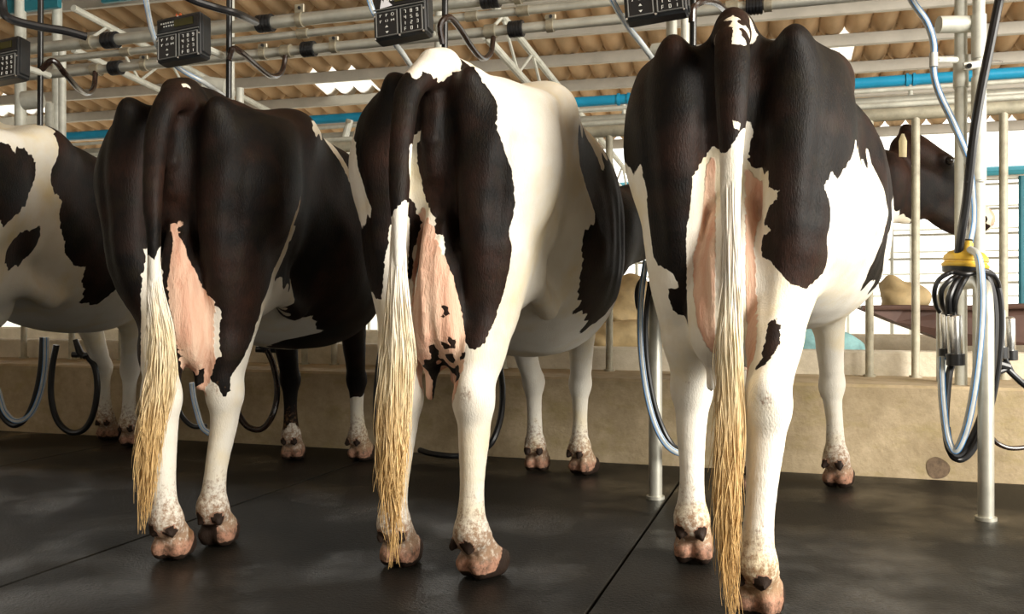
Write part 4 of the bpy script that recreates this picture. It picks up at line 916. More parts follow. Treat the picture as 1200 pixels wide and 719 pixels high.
  'K': '-249,63,1253 -234,35,1230 -226,22,1209 -221,14,1190 -217,10,1172 -214,7,1154 -234,57,992 -209,5,1137 -202,3,1118 -195,-2,1099 -186,-9,1080 -186,5,997 -177,-14,1062 -186,22,1295 -175,-4,1244 -168,-20,1195 -164,-28,1149 -165,-26,1105 -168,-20,1061 -173,-8,972 -177,0,928 -183,14,883 -189,29,838 -168,-18,1044 -195,46,807 -162,-18,1011 -160,-20,1028 -173,31,786 -157,25,776 -153,18,794 -149,13,812 -145,6,830 -131,-22,1005 -130,-23,1021 -140,0,848 -129,-23,1038 -128,-25,1055 -136,-4,865 -127,-26,1071 -126,-26,1088 -125,-26,1105 -133,-7,883 -124,-27,1122 -123,-27,1139 -130,-11,901 -123,-26,1156 -122,-25,1173 -124,-20,984 -127,-13,918 -123,-23,1190 -123,-20,1207 -123,-17,1225 -125,-14,936 -124,-14,1242 -121,-20,1004 -124,-11,1260 -120,-21,1021 -122,-15,954 -122,-13,1374 -124,-10,1330 -124,-9,1285 -122,-15,1239 -119,-22,1193 -117,-25,1148 -118,-24,1103 -118,-23,1059 -119,-22,1038 -119,-20,1015 -121,-17,970 -123,-13,926 -118,-23,1054 -120,-17,971 -117,-24,1071 -122,-10,1278 -116,-24,1088 -115,-23,1105 -114,-24,1122 -116,-18,991 -113,-24,1138 -113,-23,1155 -118,-10,1294 -112,-22,1172 -114,-17,991 -112,-21,1190 -112,-19,1207 -112,-17,1224 -113,-14,1241 -114,-10,1310 -113,-12,1259 -111,-10,1274 -109,-11,1325 -34,-189,990 -107,-10,1291 -104,-13,1341 -50,-138,1276 -99,-15,1356 -48,-135,1292 -96,-14,1372 -21,-194,1005 -20,-194,1007 -45,-131,1308 -95,-6,1391 -45,-123,1325 -47,-107,1345 -10,-192,1017 -87,0,1389 -8,-190,1022 -33,-117,1343 -24,-140,1295 -18,-154,1250 -14,-165,1205 -10,-175,1162 -7,-182,1119 -5,-187,1077 -5,-187,1036 -2,-183,1029 1,-178,1040 0,-176,1117 1,-177,1100 1,-178,1055 -1,-172,1135 1,-178,1071 1,-177,1039 1,-177,1086 -1,-170,1152 2,-176,1101 2,-176,1084 1,-174,1117 1,-171,1133 1,-173,1024 0,-168,1149 2,-174,1054 -1,-165,1165 3,-174,1069 -2,-161,1181 -9,-142,1272 -7,-147,1253 -6,-150,1234 -4,-154,1216 -3,-158,1197 -10,-135,1293 -22,-103,1363 -79,44,832 -71,26,1047 -10,-127,1314 -77,45,849 1,-155,1177 -77,45,867 -17,-107,1358 -70,29,1044 -76,46,884 -77,50,821 -11,-118,1337 -76,50,840 -76,51,844 -75,50,861 -75,50,894 -75,50,877 -75,50,860 -75,50,911 -74,49,945 -74,49,928 -73,47,961 -75,51,904 -71,42,994 -72,45,978 3,-146,1182 -70,39,1011 -2,-134,1273 -1,-138,1254 1,-141,1236 2,-143,1218 3,-145,1199 -68,36,1027 -74,54,879 -3,-128,1292 -73,59,923 -2,-121,1314 -2,-112,1336 -3,-110,1344 -71,67,942 -47,13,1232 -58,43,1025 -70,74,935 -67,72,961 -67,78,955 -57,56,997 -60,65,981 -55,54,1002 -59,71,976 6,-100,1345 6,-100,1302 -37,13,1285 -36,11,1240 -37,12,1195 -38,16,1151 -59,71,976 -36,12,1195 -37,13,1176 -36,14,1159 -34,16,1141 -24,-5,1209 -32,19,1123 10,-90,1357 -20,-7,1229 -31,23,1106 -29,29,1089 -26,33,1073 16,-74,1367 -16,16,597 -21,36,1052 -20,37,580 -12,15,600 -9,27,1030 24,-56,1360 7,-6,636 8,-9,642 -13,54,558 5,10,616 4,17,1008 12,-3,635 -11,62,500 -10,61,518 -9,61,536 28,-37,1359 14,3,1325 15,-1,1279 17,-6,1234 17,-5,1190 14,4,1147 9,16,1104 3,34,1062 8,21,1015 13,7,969 9,16,612 -5,57,564 12,14,986 11,20,611 19,6,964 21,1,952 5,61,577 31,-11,1357 29,1,953 27,35,597 31,26,602 24,46,592 28,34,597 49,-18,649 42,6,936 50,-16,644 55,-30,730 50,-14,640 51,-16,645 56,-29,740 47,-4,891 56,-29,748 45,4,918 58,-30,739 46,8,1368 49,1,899 54,-5,874 54,-2,881 55,3,609 59,-4,619 59,-1,613 62,-8,857 58,7,604 62,-5,864 58,12,1368 58,11,1324 58,11,1279 58,12,1235 57,14,1191 56,18,1147 53,25,1104 50,35,1060 47,43,1016 47,43,971 53,27,925 61,4,879 69,-20,659 68,-19,657 63,-2,614 59,12,1379 69,-16,648 69,-14,643 70,-16,651 69,-8,840 69,-6,846 73,-4,823 74,-1,829 62,33,570 77,1,807 73,15,1391 76,6,583 84,-13,561 78,5,810 85,-15,559 80,1,581 80,6,791 89,-19,563 82,10,791 84,8,775 87,11,772 88,10,758 61,96,1424 96,-11,612 92,10,741 99,-12,622 92,12,753 100,-12,616 95,9,725 102,-13,619 97,12,733 98,8,709 105,-13,627 99,10,713 101,4,693 104,5,693 105,-1,677 44,193,1454 108,-7,660 108,-2,674 41,208,1464 113,-16,1358 112,-10,1316 112,-11,1272 114,-18,1227 116,-23,1182 116,-25,1138 116,-25,1095 116,-25,1051 116,-23,1008 114,-18,965 112,-11,922 109,-3,878 107,5,835 104,14,791 103,15,747 106,9,702 111,-8,659 114,-11,651 122,-13,642 119,-3,1395 131,-3,1381 137,-11,644 141,3,1367 147,-6,653 153,5,1317 155,-3,1271 159,-15,1225 162,-25,1180 163,-29,1136 162,-27,1093 161,-24,1050 161,-23,1007 161,-21,963 160,-19,920 157,-10,877 154,0,834 151,9,790 149,17,747 150,14,703 154,0,659 154,1,666 152,11,1350 160,11,681 163,17,1332 165,22,698 170,31,714 174,21,1314 175,36,731 181,19,1298 185,7,1260 188,-1,1233 184,14,1280 180,38,748 193,-3,1213 185,40,765 199,-2,1193 200,-3,1182 201,-3,1138 199,2,1095 197,8,1053 197,11,1009 197,11,965 197,11,922 195,17,878 193,25,835 190,36,791 191,40,782 205,1,1174 196,40,801 200,40,818 211,4,1156 205,39,837 216,8,1140 209,39,853 214,26,940 214,25,963 211,38,869 214,37,885 222,11,1123 217,33,919 217,37,902 219,29,983 225,15,1106 226,18,1087 223,33,1002 228,23,1068 228,28,1049 227,33,1026 311,564,1308 310,570,1286 311,567,1311 310,581,1263 282,732,814 278,753,790 310,587,1277 311,583,1223 289,697,856 281,744,802 269,807,745 311,587,1243 288,718,834 274,790,761 312,593,1222 293,705,854 313,606,1201 306,646,947 304,662,922 298,694,874 302,679,897 309,638,969 309,645,1314 274,833,737 316,629,1177 315,639,992 275,883,711 320,649,1156 270,928,689 312,702,1305 274,946,688 324,669,1136 327,663,1012 317,735,1293 329,685,1116 321,760,1278 334,696,1095 326,789,1261 340,707,1074 294,981,703 342,703,1045 328,799,1256 332,777,1196 337,747,1136 342,718,1077 343,710,1021 340,727,967 336,750,913 330,787,858 321,838,803 309,911,745 332,816,1242 340,837,1222 316,1007,728 343,849,1222 341,867,1272 342,874,1275 347,851,1200 348,856,1200 346,873,1251 347,867,1231 353,864,1179 353,863,1176 351,881,1229 331,1030,752 355,885,1208 358,872,1158 356,891,1208 360,875,1152 363,879,1137 360,902,1188 360,901,1185 365,886,1130 343,1046,778 368,889,1116 364,915,1167 366,920,1161 369,899,1110 363,942,1217 366,920,1156 371,892,1094 372,882,1035 371,888,978 368,912,921 361,955,864 351,1021,806 371,909,1096 368,929,1146 371,924,1082 372,927,1076 370,938,1139 372,932,1054 372,940,1031 372,946,1126 372,949,1008 373,956,985 374,956,1119 373,962,963 373,971,940 354,1099,800 373,981,917 376,965,1105 372,996,894 369,1025,871 377,978,1054 377,979,1089 364,1068,848 377,981,1082 361,1097,825 378,988,1059 378,995,1036 375,1027,1015 374,1039,992 374,1048,969 374,1060,945 373,1073,922 376,1056,1070 372,1088,898 371,1112,875 380,1078,1043 290,1782,1112 291,1781,1140 291,1786,1169 291,1799,1198 293,1787,1115 288,1824,1229 281,1884,1265 260,2047,1315 303,1809,1113 304,1807,1141 250,2221,1367 270,2068,1317 287,1943,1272 298,1862,1235 302,1830,1203 304,1815,1174 305,1809,1146 305,1811,1119 304,1818,1092 303,1826,1065 301,1836,1038 300,1849,1011 297,1867,984 293,1898,958 305,1814,1170 180,2748,1470 283,1979,1284 304,1823,1191 305,1813,1115 302,1836,1043 296,1883,970 304,1831,1201 300,1865,1233 289,1953,1272 274,2076,1318 255,2224,1368 188,2742,1472 201,2739,1469 270,2212,1365 285,2097,1320 296,2009,1280 308,1921,1241 314,1873,1208 317,1851,1177 318,1842,1149 318,1843,1121 317,1852,1094 315,1864,1067 313,1878,1041 311,1898,1014 306,1934,988 291,2047,965 204,2737,1463 204,2741,1475 267,2254,1376 285,2115,1327 296,2030,1288 307,1948,1250 314,1887,1215 318,1861,1184 319,1848,1155 320,1847,1128 319,1855,1101 317,1867,1074 315,1881,1047 313,1901,1021 308,1934,995 297,2020,971 279,2181,1355 294,2096,1314 306,2027,1277 316,1976,1242 324,1934,1209 224,2737,1465 225,2742,1475 286,2251,1375 301,2135,1329 309,2070,1292 316,2014,1257 323,1959,1222 328,1921,1190 329,1906,1160 329,1907,1133 328,1916,1106 326,1930,1079 324,1952,1052 319,1987,1026 313,2036,1000 299,2146,977 329,1919,1179 295,2201,1359 332,1925,1151 308,2124,1320 333,1945,1125 318,2071,1284 333,1971,1099 326,2032,1250 332,2009,1073 333,2008,1218 330,2046,1046 338,1995,1188 328,2090,1020 341,1997,1160 322,2173,995 342,2013,1132 342,2038,1106 342,2067,1079 342,2098,1052 340,2144,1025 271,2743,1466 342,2136,1301 350,2061,1213 351,2059,1135 345,2103,1060 335,2220,1000 387,2480,1426 405,2297,1318 413,2211,1227 411,2229,1148 367,2683,1099 464,2566,1435 469,2500,1340 469,2503,1255 454,2680,1185 450,2736,1101 537,2742,1367 536,2761,1280 535,2785,1192 533,2812,1104 531,2840,1015 617,2907,1109',
  'W': '-266,79,1238 -245,37,1212 -240,31,1207 -237,24,1192 -234,17,1159 -236,22,1114 -248,48,1071 -232,17,1173 -229,14,1154 -224,12,1135 -217,11,1117 -234,54,1002 -211,11,1099 -205,10,1080 -197,7,1061 -200,16,1006 -185,-1,1042 -178,-7,1017 -175,-10,1026 -171,-13,1017 -191,52,780 -177,60,705 -171,48,723 -166,39,741 -161,31,760 -162,31,759 -166,44,598 -160,32,616 -157,27,634 -156,27,652 -156,31,670 -157,36,687 -151,24,768 -156,37,705 -154,34,723 -151,30,740 -148,26,758 -144,20,776 -141,16,793 -143,24,490 -144,27,479 -137,11,811 -133,6,829 -129,1,847 -126,-5,881 -130,4,837 -134,15,792 -139,26,746 -140,29,701 -135,17,656 -135,17,610 -136,19,565 -134,13,520 -139,26,473 -149,50,332 -146,42,288 -143,36,243 -142,32,198 -139,27,154 -140,30,108 -156,68,51 -126,-2,864 -134,21,766 -123,-4,882 -120,-7,900 -117,-10,917 -130,23,756 -115,-10,935 -113,-11,953 -111,-13,970 -120,14,492 -121,17,481 -33,-189,969 -114,22,775 -22,-194,986 -110,25,766 -101,15,492 -102,18,482 -14,-193,999 -13,-192,1001 -11,-183,782 -5,-186,995 -6,-185,953 -6,-184,912 -7,-181,871 -8,-180,830 -8,-179,788 -9,-178,773 -94,36,746 -95,37,701 -90,27,656 -89,24,611 -88,21,565 -86,17,521 -89,24,475 -95,38,427 -97,43,381 -98,44,335 -98,46,289 -99,49,243 -100,49,197 -97,44,153 -97,43,107 -106,66,55 -5,-186,1011 -85,22,492 -86,24,481 -2,-183,1017 0,-178,1017 -86,37,797 -84,40,793 -83,39,810 -82,36,843 -82,38,827 -81,35,860 -80,34,893 -80,35,877 -84,43,775 -80,34,910 -79,32,944 -79,33,927 -78,31,960 -76,27,993 -77,30,977 0,-165,989 0,-166,1004 -83,46,758 -81,43,814 -82,47,740 -80,47,792 -80,48,722 -79,50,764 -79,49,783 -79,50,747 -69,25,1066 -78,48,705 4,-159,1119 -78,49,802 4,-160,1103 -68,24,1083 -78,50,730 4,-157,1137 -67,23,1099 -68,27,1064 -77,49,712 2,-152,1089 -71,34,491 -71,35,481 3,-155,1154 -75,45,687 4,-156,1104 -75,47,695 -65,22,1115 -77,52,793 3,-152,1120 -77,52,810 -76,52,827 -73,42,678 3,-152,1135 -28,-71,1391 -77,54,777 3,-150,1151 -66,26,1080 -71,41,661 -71,41,670 3,-148,1167 -64,24,1098 -70,40,643 -69,40,652 -75,57,813 -69,43,624 -14,-99,1367 -67,41,635 -64,33,1052 -69,49,604 -55,13,1204 -73,61,898 -67,46,617 -9,-102,1361 -69,55,585 -68,53,599 -72,65,885 -68,58,565 -72,67,916 -68,58,581 -72,71,902 -4,-103,1355 -67,61,563 -48,14,1196 -48,15,1177 -65,60,546 -65,59,545 -48,17,1158 -61,55,528 -70,81,921 -46,19,1140 -58,51,490 -59,52,479 -58,53,510 -45,22,1122 -57,54,493 -60,62,529 -40,11,1218 -38,11,1225 -43,26,1104 -50,44,1027 3,-93,1363 -49,43,1030 -6,-69,1396 -36,11,1229 -41,25,1107 -45,35,1063 -50,46,1019 -56,63,517 -56,64,471 -82,131,40 -55,66,512 -40,30,1088 -54,71,510 -52,72,492 -37,33,1071 -52,75,494 -33,38,1050 15,-69,1378 -22,34,1026 -16,26,1021 -5,14,1004 1,13,995 3,9,984 29,-46,1369 9,8,976 10,15,1461 29,-38,1402 27,-3,943 35,-21,1365 34,-8,927 35,-4,934 38,-8,916 42,-10,897 41,-6,909 43,-4,1373 53,9,1387 51,32,1418 61,29,1403 77,-14,490 85,-23,509 93,-30,527 56,90,1431 99,-32,544 98,-26,562 103,-28,561 106,-22,578 108,-17,596 108,-15,612 108,-14,628 109,-12,644 37,214,1472 111,-15,622 114,-16,616 117,-26,573 120,-36,530 118,-30,486 113,-15,441 111,-9,396 112,-10,352 112,-11,309 112,-12,265 113,-14,222 114,-17,179 115,-22,137 114,-17,92 98,31,34 121,-15,632 40,272,1477 135,10,1391 142,-11,635 146,15,1376 154,-2,647 150,14,1363 155,-3,615 155,-1,572 157,-11,529 158,-11,485 153,5,440 150,14,394 149,18,350 147,23,305 145,31,259 146,28,215 150,15,174 154,2,133 148,20,84 149,16,41 162,6,661 157,23,1358 168,17,677 168,29,1340 172,29,693 177,39,710 180,30,1321 183,46,728 189,27,1300 196,6,1237 194,12,1258 193,21,1283 176,86,1378 189,39,1322 195,18,1273 198,5,1227 186,47,746 185,52,702 187,45,658 186,49,613 177,81,71 179,72,28 187,49,745 201,5,1217 192,51,762 207,6,1198 198,51,780 213,8,1178 203,51,798 207,52,816 220,9,1160 212,52,834 225,12,1143 216,52,852 221,37,943 222,36,961 218,52,868 230,16,1127 221,51,885 224,46,922 226,41,981 223,51,901 234,21,1108 235,25,1089 231,44,1000 236,31,1070 223,84,1330 230,57,1279 235,36,1231 239,23,1184 239,21,1140 238,26,1097 236,35,1054 233,45,1012 231,53,968 229,59,924 227,68,880 224,81,836 219,97,792 214,118,746 203,158,700 24,839,628 -160,1539,529 237,38,1051 235,44,1026 255,139,1340 264,104,1287 269,84,1238 272,70,1191 273,66,1146 271,74,1103 267,90,1060 263,110,1017 257,133,974 248,169,931 240,204,887 227,254,842 211,320,795 137,623,746 107,748,689 82,849,628 -91,1557,529 -98,1588,455 -105,1615,381 -109,1633,306 -110,1637,232 -110,1635,160 -114,1653,84 234,442,1460 281,235,1360 293,182,1301 299,154,1250 302,141,1202 302,138,1156 300,148,1111 296,168,1068 288,203,1026 257,340,992 250,369,945 214,529,904 205,570,852 211,544,799 205,572,746 160,772,688 136,877,627 294,402,1397 299,380,1342 298,384,1293 296,393,1245 295,399,1196 292,413,1148 287,437,1101 277,483,1055 270,518,1007 264,549,957 255,590,906 247,633,854 237,677,801 225,738,746 208,818,688 185,930,626 310,504,1299 307,519,1276 306,535,1255 272,716,815 267,739,789 306,544,1235 278,701,835 264,774,760 307,551,1215 283,688,855 297,627,945 309,566,1192 295,643,921 289,675,875 292,661,896 301,617,970 264,826,730 312,578,1329 311,582,1170 310,585,1118 309,591,1065 307,605,1013 303,627,961 297,658,909 253,889,687 224,1044,622 137,1507,535 128,1554,462 122,1588,388 118,1606,315 118,1610,243 118,1607,172 120,1596,102 116,1619,27 312,587,1169 307,617,993 311,598,1328 265,865,709 315,609,1147 261,904,687 319,628,1127 306,721,1335 323,647,1021 324,646,1108 329,661,1088 270,991,674 313,756,1322 334,675,1067 334,674,1045 320,782,1306 325,804,1290 323,826,1317 288,1033,684 173,1708,14 294,1034,692 332,827,1272 334,832,1263 339,841,1242 339,848,1252 340,888,1291 315,1081,717 330,1122,745 250,500,1380 260,550,1330 250,500,1280 270,620,1250 -107,1640,150 -157,1690,150 -107,1740,150 -57,1690,150 -107,1640,250 -157,1690,250 -107,1740,250 -57,1690,250 -107,1640,350 -157,1690,350 -107,1740,350 -57,1690,350 -107,1640,450 -157,1690,450 -107,1740,450 -57,1690,450 -107,1640,550 -157,1690,550 -107,1740,550 -57,1690,550 -107,1640,650 -157,1690,650 -107,1740,650 -57,1690,650 104,1609,150 54,1659,150 104,1709,150 154,1659,150 104,1609,250 54,1659,250 104,1709,250 154,1659,250 104,1609,350 54,1659,350 104,1709,350 154,1659,350 104,1609,450 54,1659,450 104,1709,450 154,1659,450 104,1609,550 54,1659,550 104,1709,550 154,1659,550 104,1609,650 54,1659,650 104,1709,650 154,1659,650 -200,800,620 -200,1000,620 -200,1200,620 0,800,620 0,1000,620 0,1200,620 150,800,620 150,1000,620 150,1200,620',
  'P': '-75,55,759 -73,53,741 -74,60,831 -48,-5,724 -72,60,764 -73,62,849 -73,62,782 -47,-3,747 -43,-13,707 -72,63,867 -72,64,802 -43,-10,731 -72,66,821 -41,-15,714 -40,-17,690 -39,-17,697 -72,68,841 -39,-17,681 -71,69,860 -39,-13,664 -38,-16,673 -40,-7,646 -71,74,878 -38,-13,656 -44,8,627 -38,-5,638 -60,55,605 -71,84,897 -42,9,620 -63,69,585 -60,62,599 -64,76,565 -70,93,916 -63,73,581 -68,89,940 -63,80,562 -69,96,932 -68,94,886 -22,-26,835 -21,-29,791 -22,-27,747 -22,-27,702 -25,-20,658 -35,8,612 -63,82,562 -62,81,548 -68,98,934 -62,81,545 -63,88,960 -57,75,527 -63,96,954 -47,56,1001 -58,87,530 -52,73,979 -41,46,1021 -43,55,1003 -51,78,974 -27,16,598 -57,101,512 -32,43,1018 -34,48,573 -3,-10,635 -8,10,992 -6,7,610 -23,53,553 -5,5,614 6,-16,651 -20,56,500 -19,55,518 1,3,972 -18,54,536 9,3,962 12,-2,948 20,-13,923 24,-25,878 27,-32,834 28,-35,790 28,-35,747 26,-31,703 21,-18,658 22,-7,641 26,-12,924 34,-15,905 22,20,612 16,38,597 39,-13,642 41,-14,887 12,68,580 47,-30,738 37,9,614 14,73,580 50,-22,659 47,-13,870 47,-11,878 41,15,605 56,-29,759 54,-15,853 60,-30,721 53,-10,631 54,-12,860 43,21,598 55,-9,628 61,-20,651 61,-18,647 62,-17,836 65,-25,741 62,-15,842 67,-17,820 56,17,593 67,-13,834 68,-19,790 69,-21,747 70,-23,703 -30,270,549 -29,269,551 68,-14,825 68,-11,633 71,-13,804 73,-18,666 68,-3,510 72,-9,807 71,-4,615 74,-8,788 78,-16,528 59,45,546 78,-11,648 76,-3,788 74,6,593 78,-4,772 85,-21,546 80,0,769 82,-1,756 85,0,740 85,3,750 87,1,724 90,-7,620 93,-14,580 88,4,731 89,1,708 96,-16,582 95,-12,596 91,3,712 92,0,691 97,-10,628 97,-9,644 94,2,692 95,-2,675 98,-10,635 97,-6,660 101,-13,606 98,-3,672 102,-9,650',
 },
 'b': {
  'K': '-252,34,1141 -266,59,1094 -193,18,1285 -181,-4,1232 -171,-22,1180 -167,-31,1131 -168,-29,1083 -170,-24,1035 -174,-18,988 -178,-9,940 -185,4,892 -201,35,845 -138,9,1380 -125,-16,1325 -127,-11,1278 -126,-13,1229 -122,-21,1180 -120,-26,1131 -119,-27,1083 -119,-28,1034 -118,-29,986 -119,-28,938 -120,-26,890 -123,-19,843 -132,-1,795 -74,-44,611 -75,-42,592 -75,-41,629 -88,-14,665 -79,-32,648 -100,12,702 -98,8,684 -99,9,721 -93,-2,759 -96,4,740 -91,-7,778 -88,-11,797 -85,-13,816 -87,-6,945 -83,-14,835 -82,-12,854 -85,-5,928 -85,-4,942 -81,-10,873 -82,-5,910 -81,-6,892 -91,16,1332 -87,9,1281 -19,-131,1207 -8,-153,1158 1,-171,1109 4,-179,1063 3,-175,1018 -83,1,989 -80,-5,891 -81,5,948 -79,7,947 -78,5,930 16,-174,913 29,-176,894 33,-175,891 39,-171,909 9,-90,1354 20,-113,1303 26,-125,1254 32,-137,1205 38,-150,1158 42,-160,1110 45,-167,1064 46,-168,1019 45,-166,973 43,-162,928 -59,72,922 -15,-14,895 -3,-33,801 -9,-21,874 -4,-30,822 -5,-24,853 -3,-28,834 1,-35,781 -1,-30,815 -2,-26,841 1,-33,796 4,-35,779 4,-36,761 0,-22,863 7,-35,740 7,-35,761 1,-17,889 8,-31,720 10,-35,744 -11,17,989 11,-29,701 3,-11,912 13,-33,726 -4,8,969 13,-26,683 15,-30,709 3,-4,931 2,1,949 17,-27,691 15,-22,665 19,-25,674 16,-18,646 -2,24,1006 20,-20,656 18,-14,628 22,-16,638 20,-11,610 26,-20,1418 49,-70,1358 49,-70,1311 15,4,1279 18,-2,1230 21,-9,1180 16,3,1134 11,14,1087 2,33,1040 21,-9,602 22,-10,620 23,-8,591 24,-6,603 26,-5,573 25,-1,585 35,-23,1415 16,21,984 28,-2,555 27,2,567 43,-33,1405 17,30,1439 28,6,549 30,4,537 29,11,960 42,-11,1418 40,16,941 39,21,1425 60,-20,1396 47,22,916 53,19,76 57,11,60 59,9,42 56,16,22 54,22,72 58,13,56 58,12,38 55,19,18 55,23,894 31,84,1444 67,1,1374 54,29,1332 55,26,1283 57,23,1233 57,22,1184 57,23,1136 54,30,1088 51,37,1040 47,46,992 48,44,943 57,24,892 56,25,63 54,30,13 49,54,547 67,21,872 56,52,526 59,50,528 77,22,852 68,52,525 69,52,527 71,50,550 70,53,521 83,26,834 75,50,557 73,54,527 75,52,551 89,31,817 102,26,800 49,163,1412 122,-14,1322 121,-10,1275 121,-12,1226 125,-20,1177 127,-25,1129 126,-24,1081 126,-23,1033 124,-18,986 121,-11,938 118,-3,891 113,8,843 106,24,795 107,51,533 119,22,782 114,50,552 125,27,758 121,48,571 120,49,522 132,27,760 125,44,590 128,44,590 136,26,763 132,44,591 138,40,629 142,31,747 138,42,647 137,44,665 138,44,683 139,41,701 135,55,505 144,36,727 143,40,708 141,44,690 141,45,671 141,43,653 142,41,635 142,42,616 140,61,487 45,307,1445 167,-2,1324 167,-4,1276 170,-9,1226 174,-21,1176 176,-25,1128 174,-20,1081 171,-13,1034 169,-9,986 168,-4,939 165,2,891 161,12,843 157,22,795 152,34,746 148,44,697 148,45,648 147,46,599 144,56,549 142,59,500 145,62,492 153,64,528 153,66,509 160,69,552 173,78,574 183,86,594 194,57,1336 203,32,1282 207,21,1231 211,10,1181 214,4,1132 212,7,1084 209,15,1037 206,23,989 204,29,941 203,33,892 199,42,844 195,53,795 190,67,746 185,80,697 185,81,647 183,85,597 189,95,612 194,109,631 197,123,650 200,134,670 205,142,690 210,148,711 219,127,1351 235,83,1291 244,58,1237 250,40,1185 252,34,1136 251,39,1087 246,51,1040 241,66,992 236,80,944 232,91,895 227,104,846 222,118,796 216,136,746 214,150,731 219,146,754 224,165,779 226,192,798 229,199,817 232,205,836 234,212,855 -24,972,590 235,230,876 193,354,1399 267,138,1302 276,111,1246 282,93,1193 285,85,1142 283,91,1094 277,108,1046 269,130,998 256,169,950 239,221,902 236,256,894 226,286,843 19,914,601 228,304,855 239,273,913 232,314,877 244,284,932 50,894,609 238,325,901 250,292,953 231,354,834 245,334,925 258,294,974 280,245,992 -180,1678,194 169,598,713 251,342,947 79,883,615 239,386,1405 288,232,1320 301,193,1260 307,173,1206 310,165,1153 308,171,1103 301,190,1054 288,232,1007 254,339,962 243,373,910 231,412,856 193,529,745 82,876,617 -136,1558,515 -155,1617,435 -168,1658,354 -173,1674,274 -174,1678,195 292,221,1015 223,438,814 166,615,707 197,519,751 198,529,749 257,352,966 263,361,986 211,534,795 108,873,621 -149,1696,228 276,337,1031 211,550,764 270,368,1006 202,621,711 135,867,627 273,459,1420 295,386,1349 298,376,1293 296,384,1239 294,390,1185 290,401,1132 285,418,1078 275,452,1026 263,492,973 251,531,918 239,573,862 228,609,804 222,627,745 140,901,617 205,708,720 161,866,633 303,430,1372 309,427,1347 219,751,707 185,872,638 214,817,671 315,474,1336 311,526,1319 308,538,1264 307,541,1206 306,544,1149 304,551,1092 302,558,1035 298,573,978 291,598,921 282,630,864 270,672,805 255,725,745 231,810,683 188,961,614 309,553,1336 305,618,1332 311,651,1320 321,668,1302 309,742,1348 329,678,1285 333,662,1223 335,655,1162 338,645,1102 339,641,1042 337,648,983 333,665,925 326,689,866 316,726,806 301,785,745 276,878,681 225,1070,610 333,685,1279 326,734,1327 342,705,1257 338,741,1307 348,729,1233 347,757,1287 118,1663,370 354,750,1209 355,781,1268 360,765,1182 139,1663,340 363,777,1180 354,823,1308 361,797,1242 365,780,1178 371,756,1113 377,730,1050 378,726,988 375,738,928 369,763,868 358,809,807 341,879,745 313,992,679 192,1485,595 176,1548,517 160,1611,437 150,1655,356 361,799,1240 152,1664,329 368,809,1209 371,806,1181 183,1683,334 390,944,1262 401,899,1192 406,873,1125 410,855,1060 411,852,997 409,860,934 403,887,872 391,940,809 372,1023,745 425,1089,1148 430,1066,1079 430,1068,1012 429,1071,945 425,1092,879 192,2661,1124 189,2678,1029 175,2751,936 158,2841,841 226,3022,844 250,500,1360 270,560,1300',
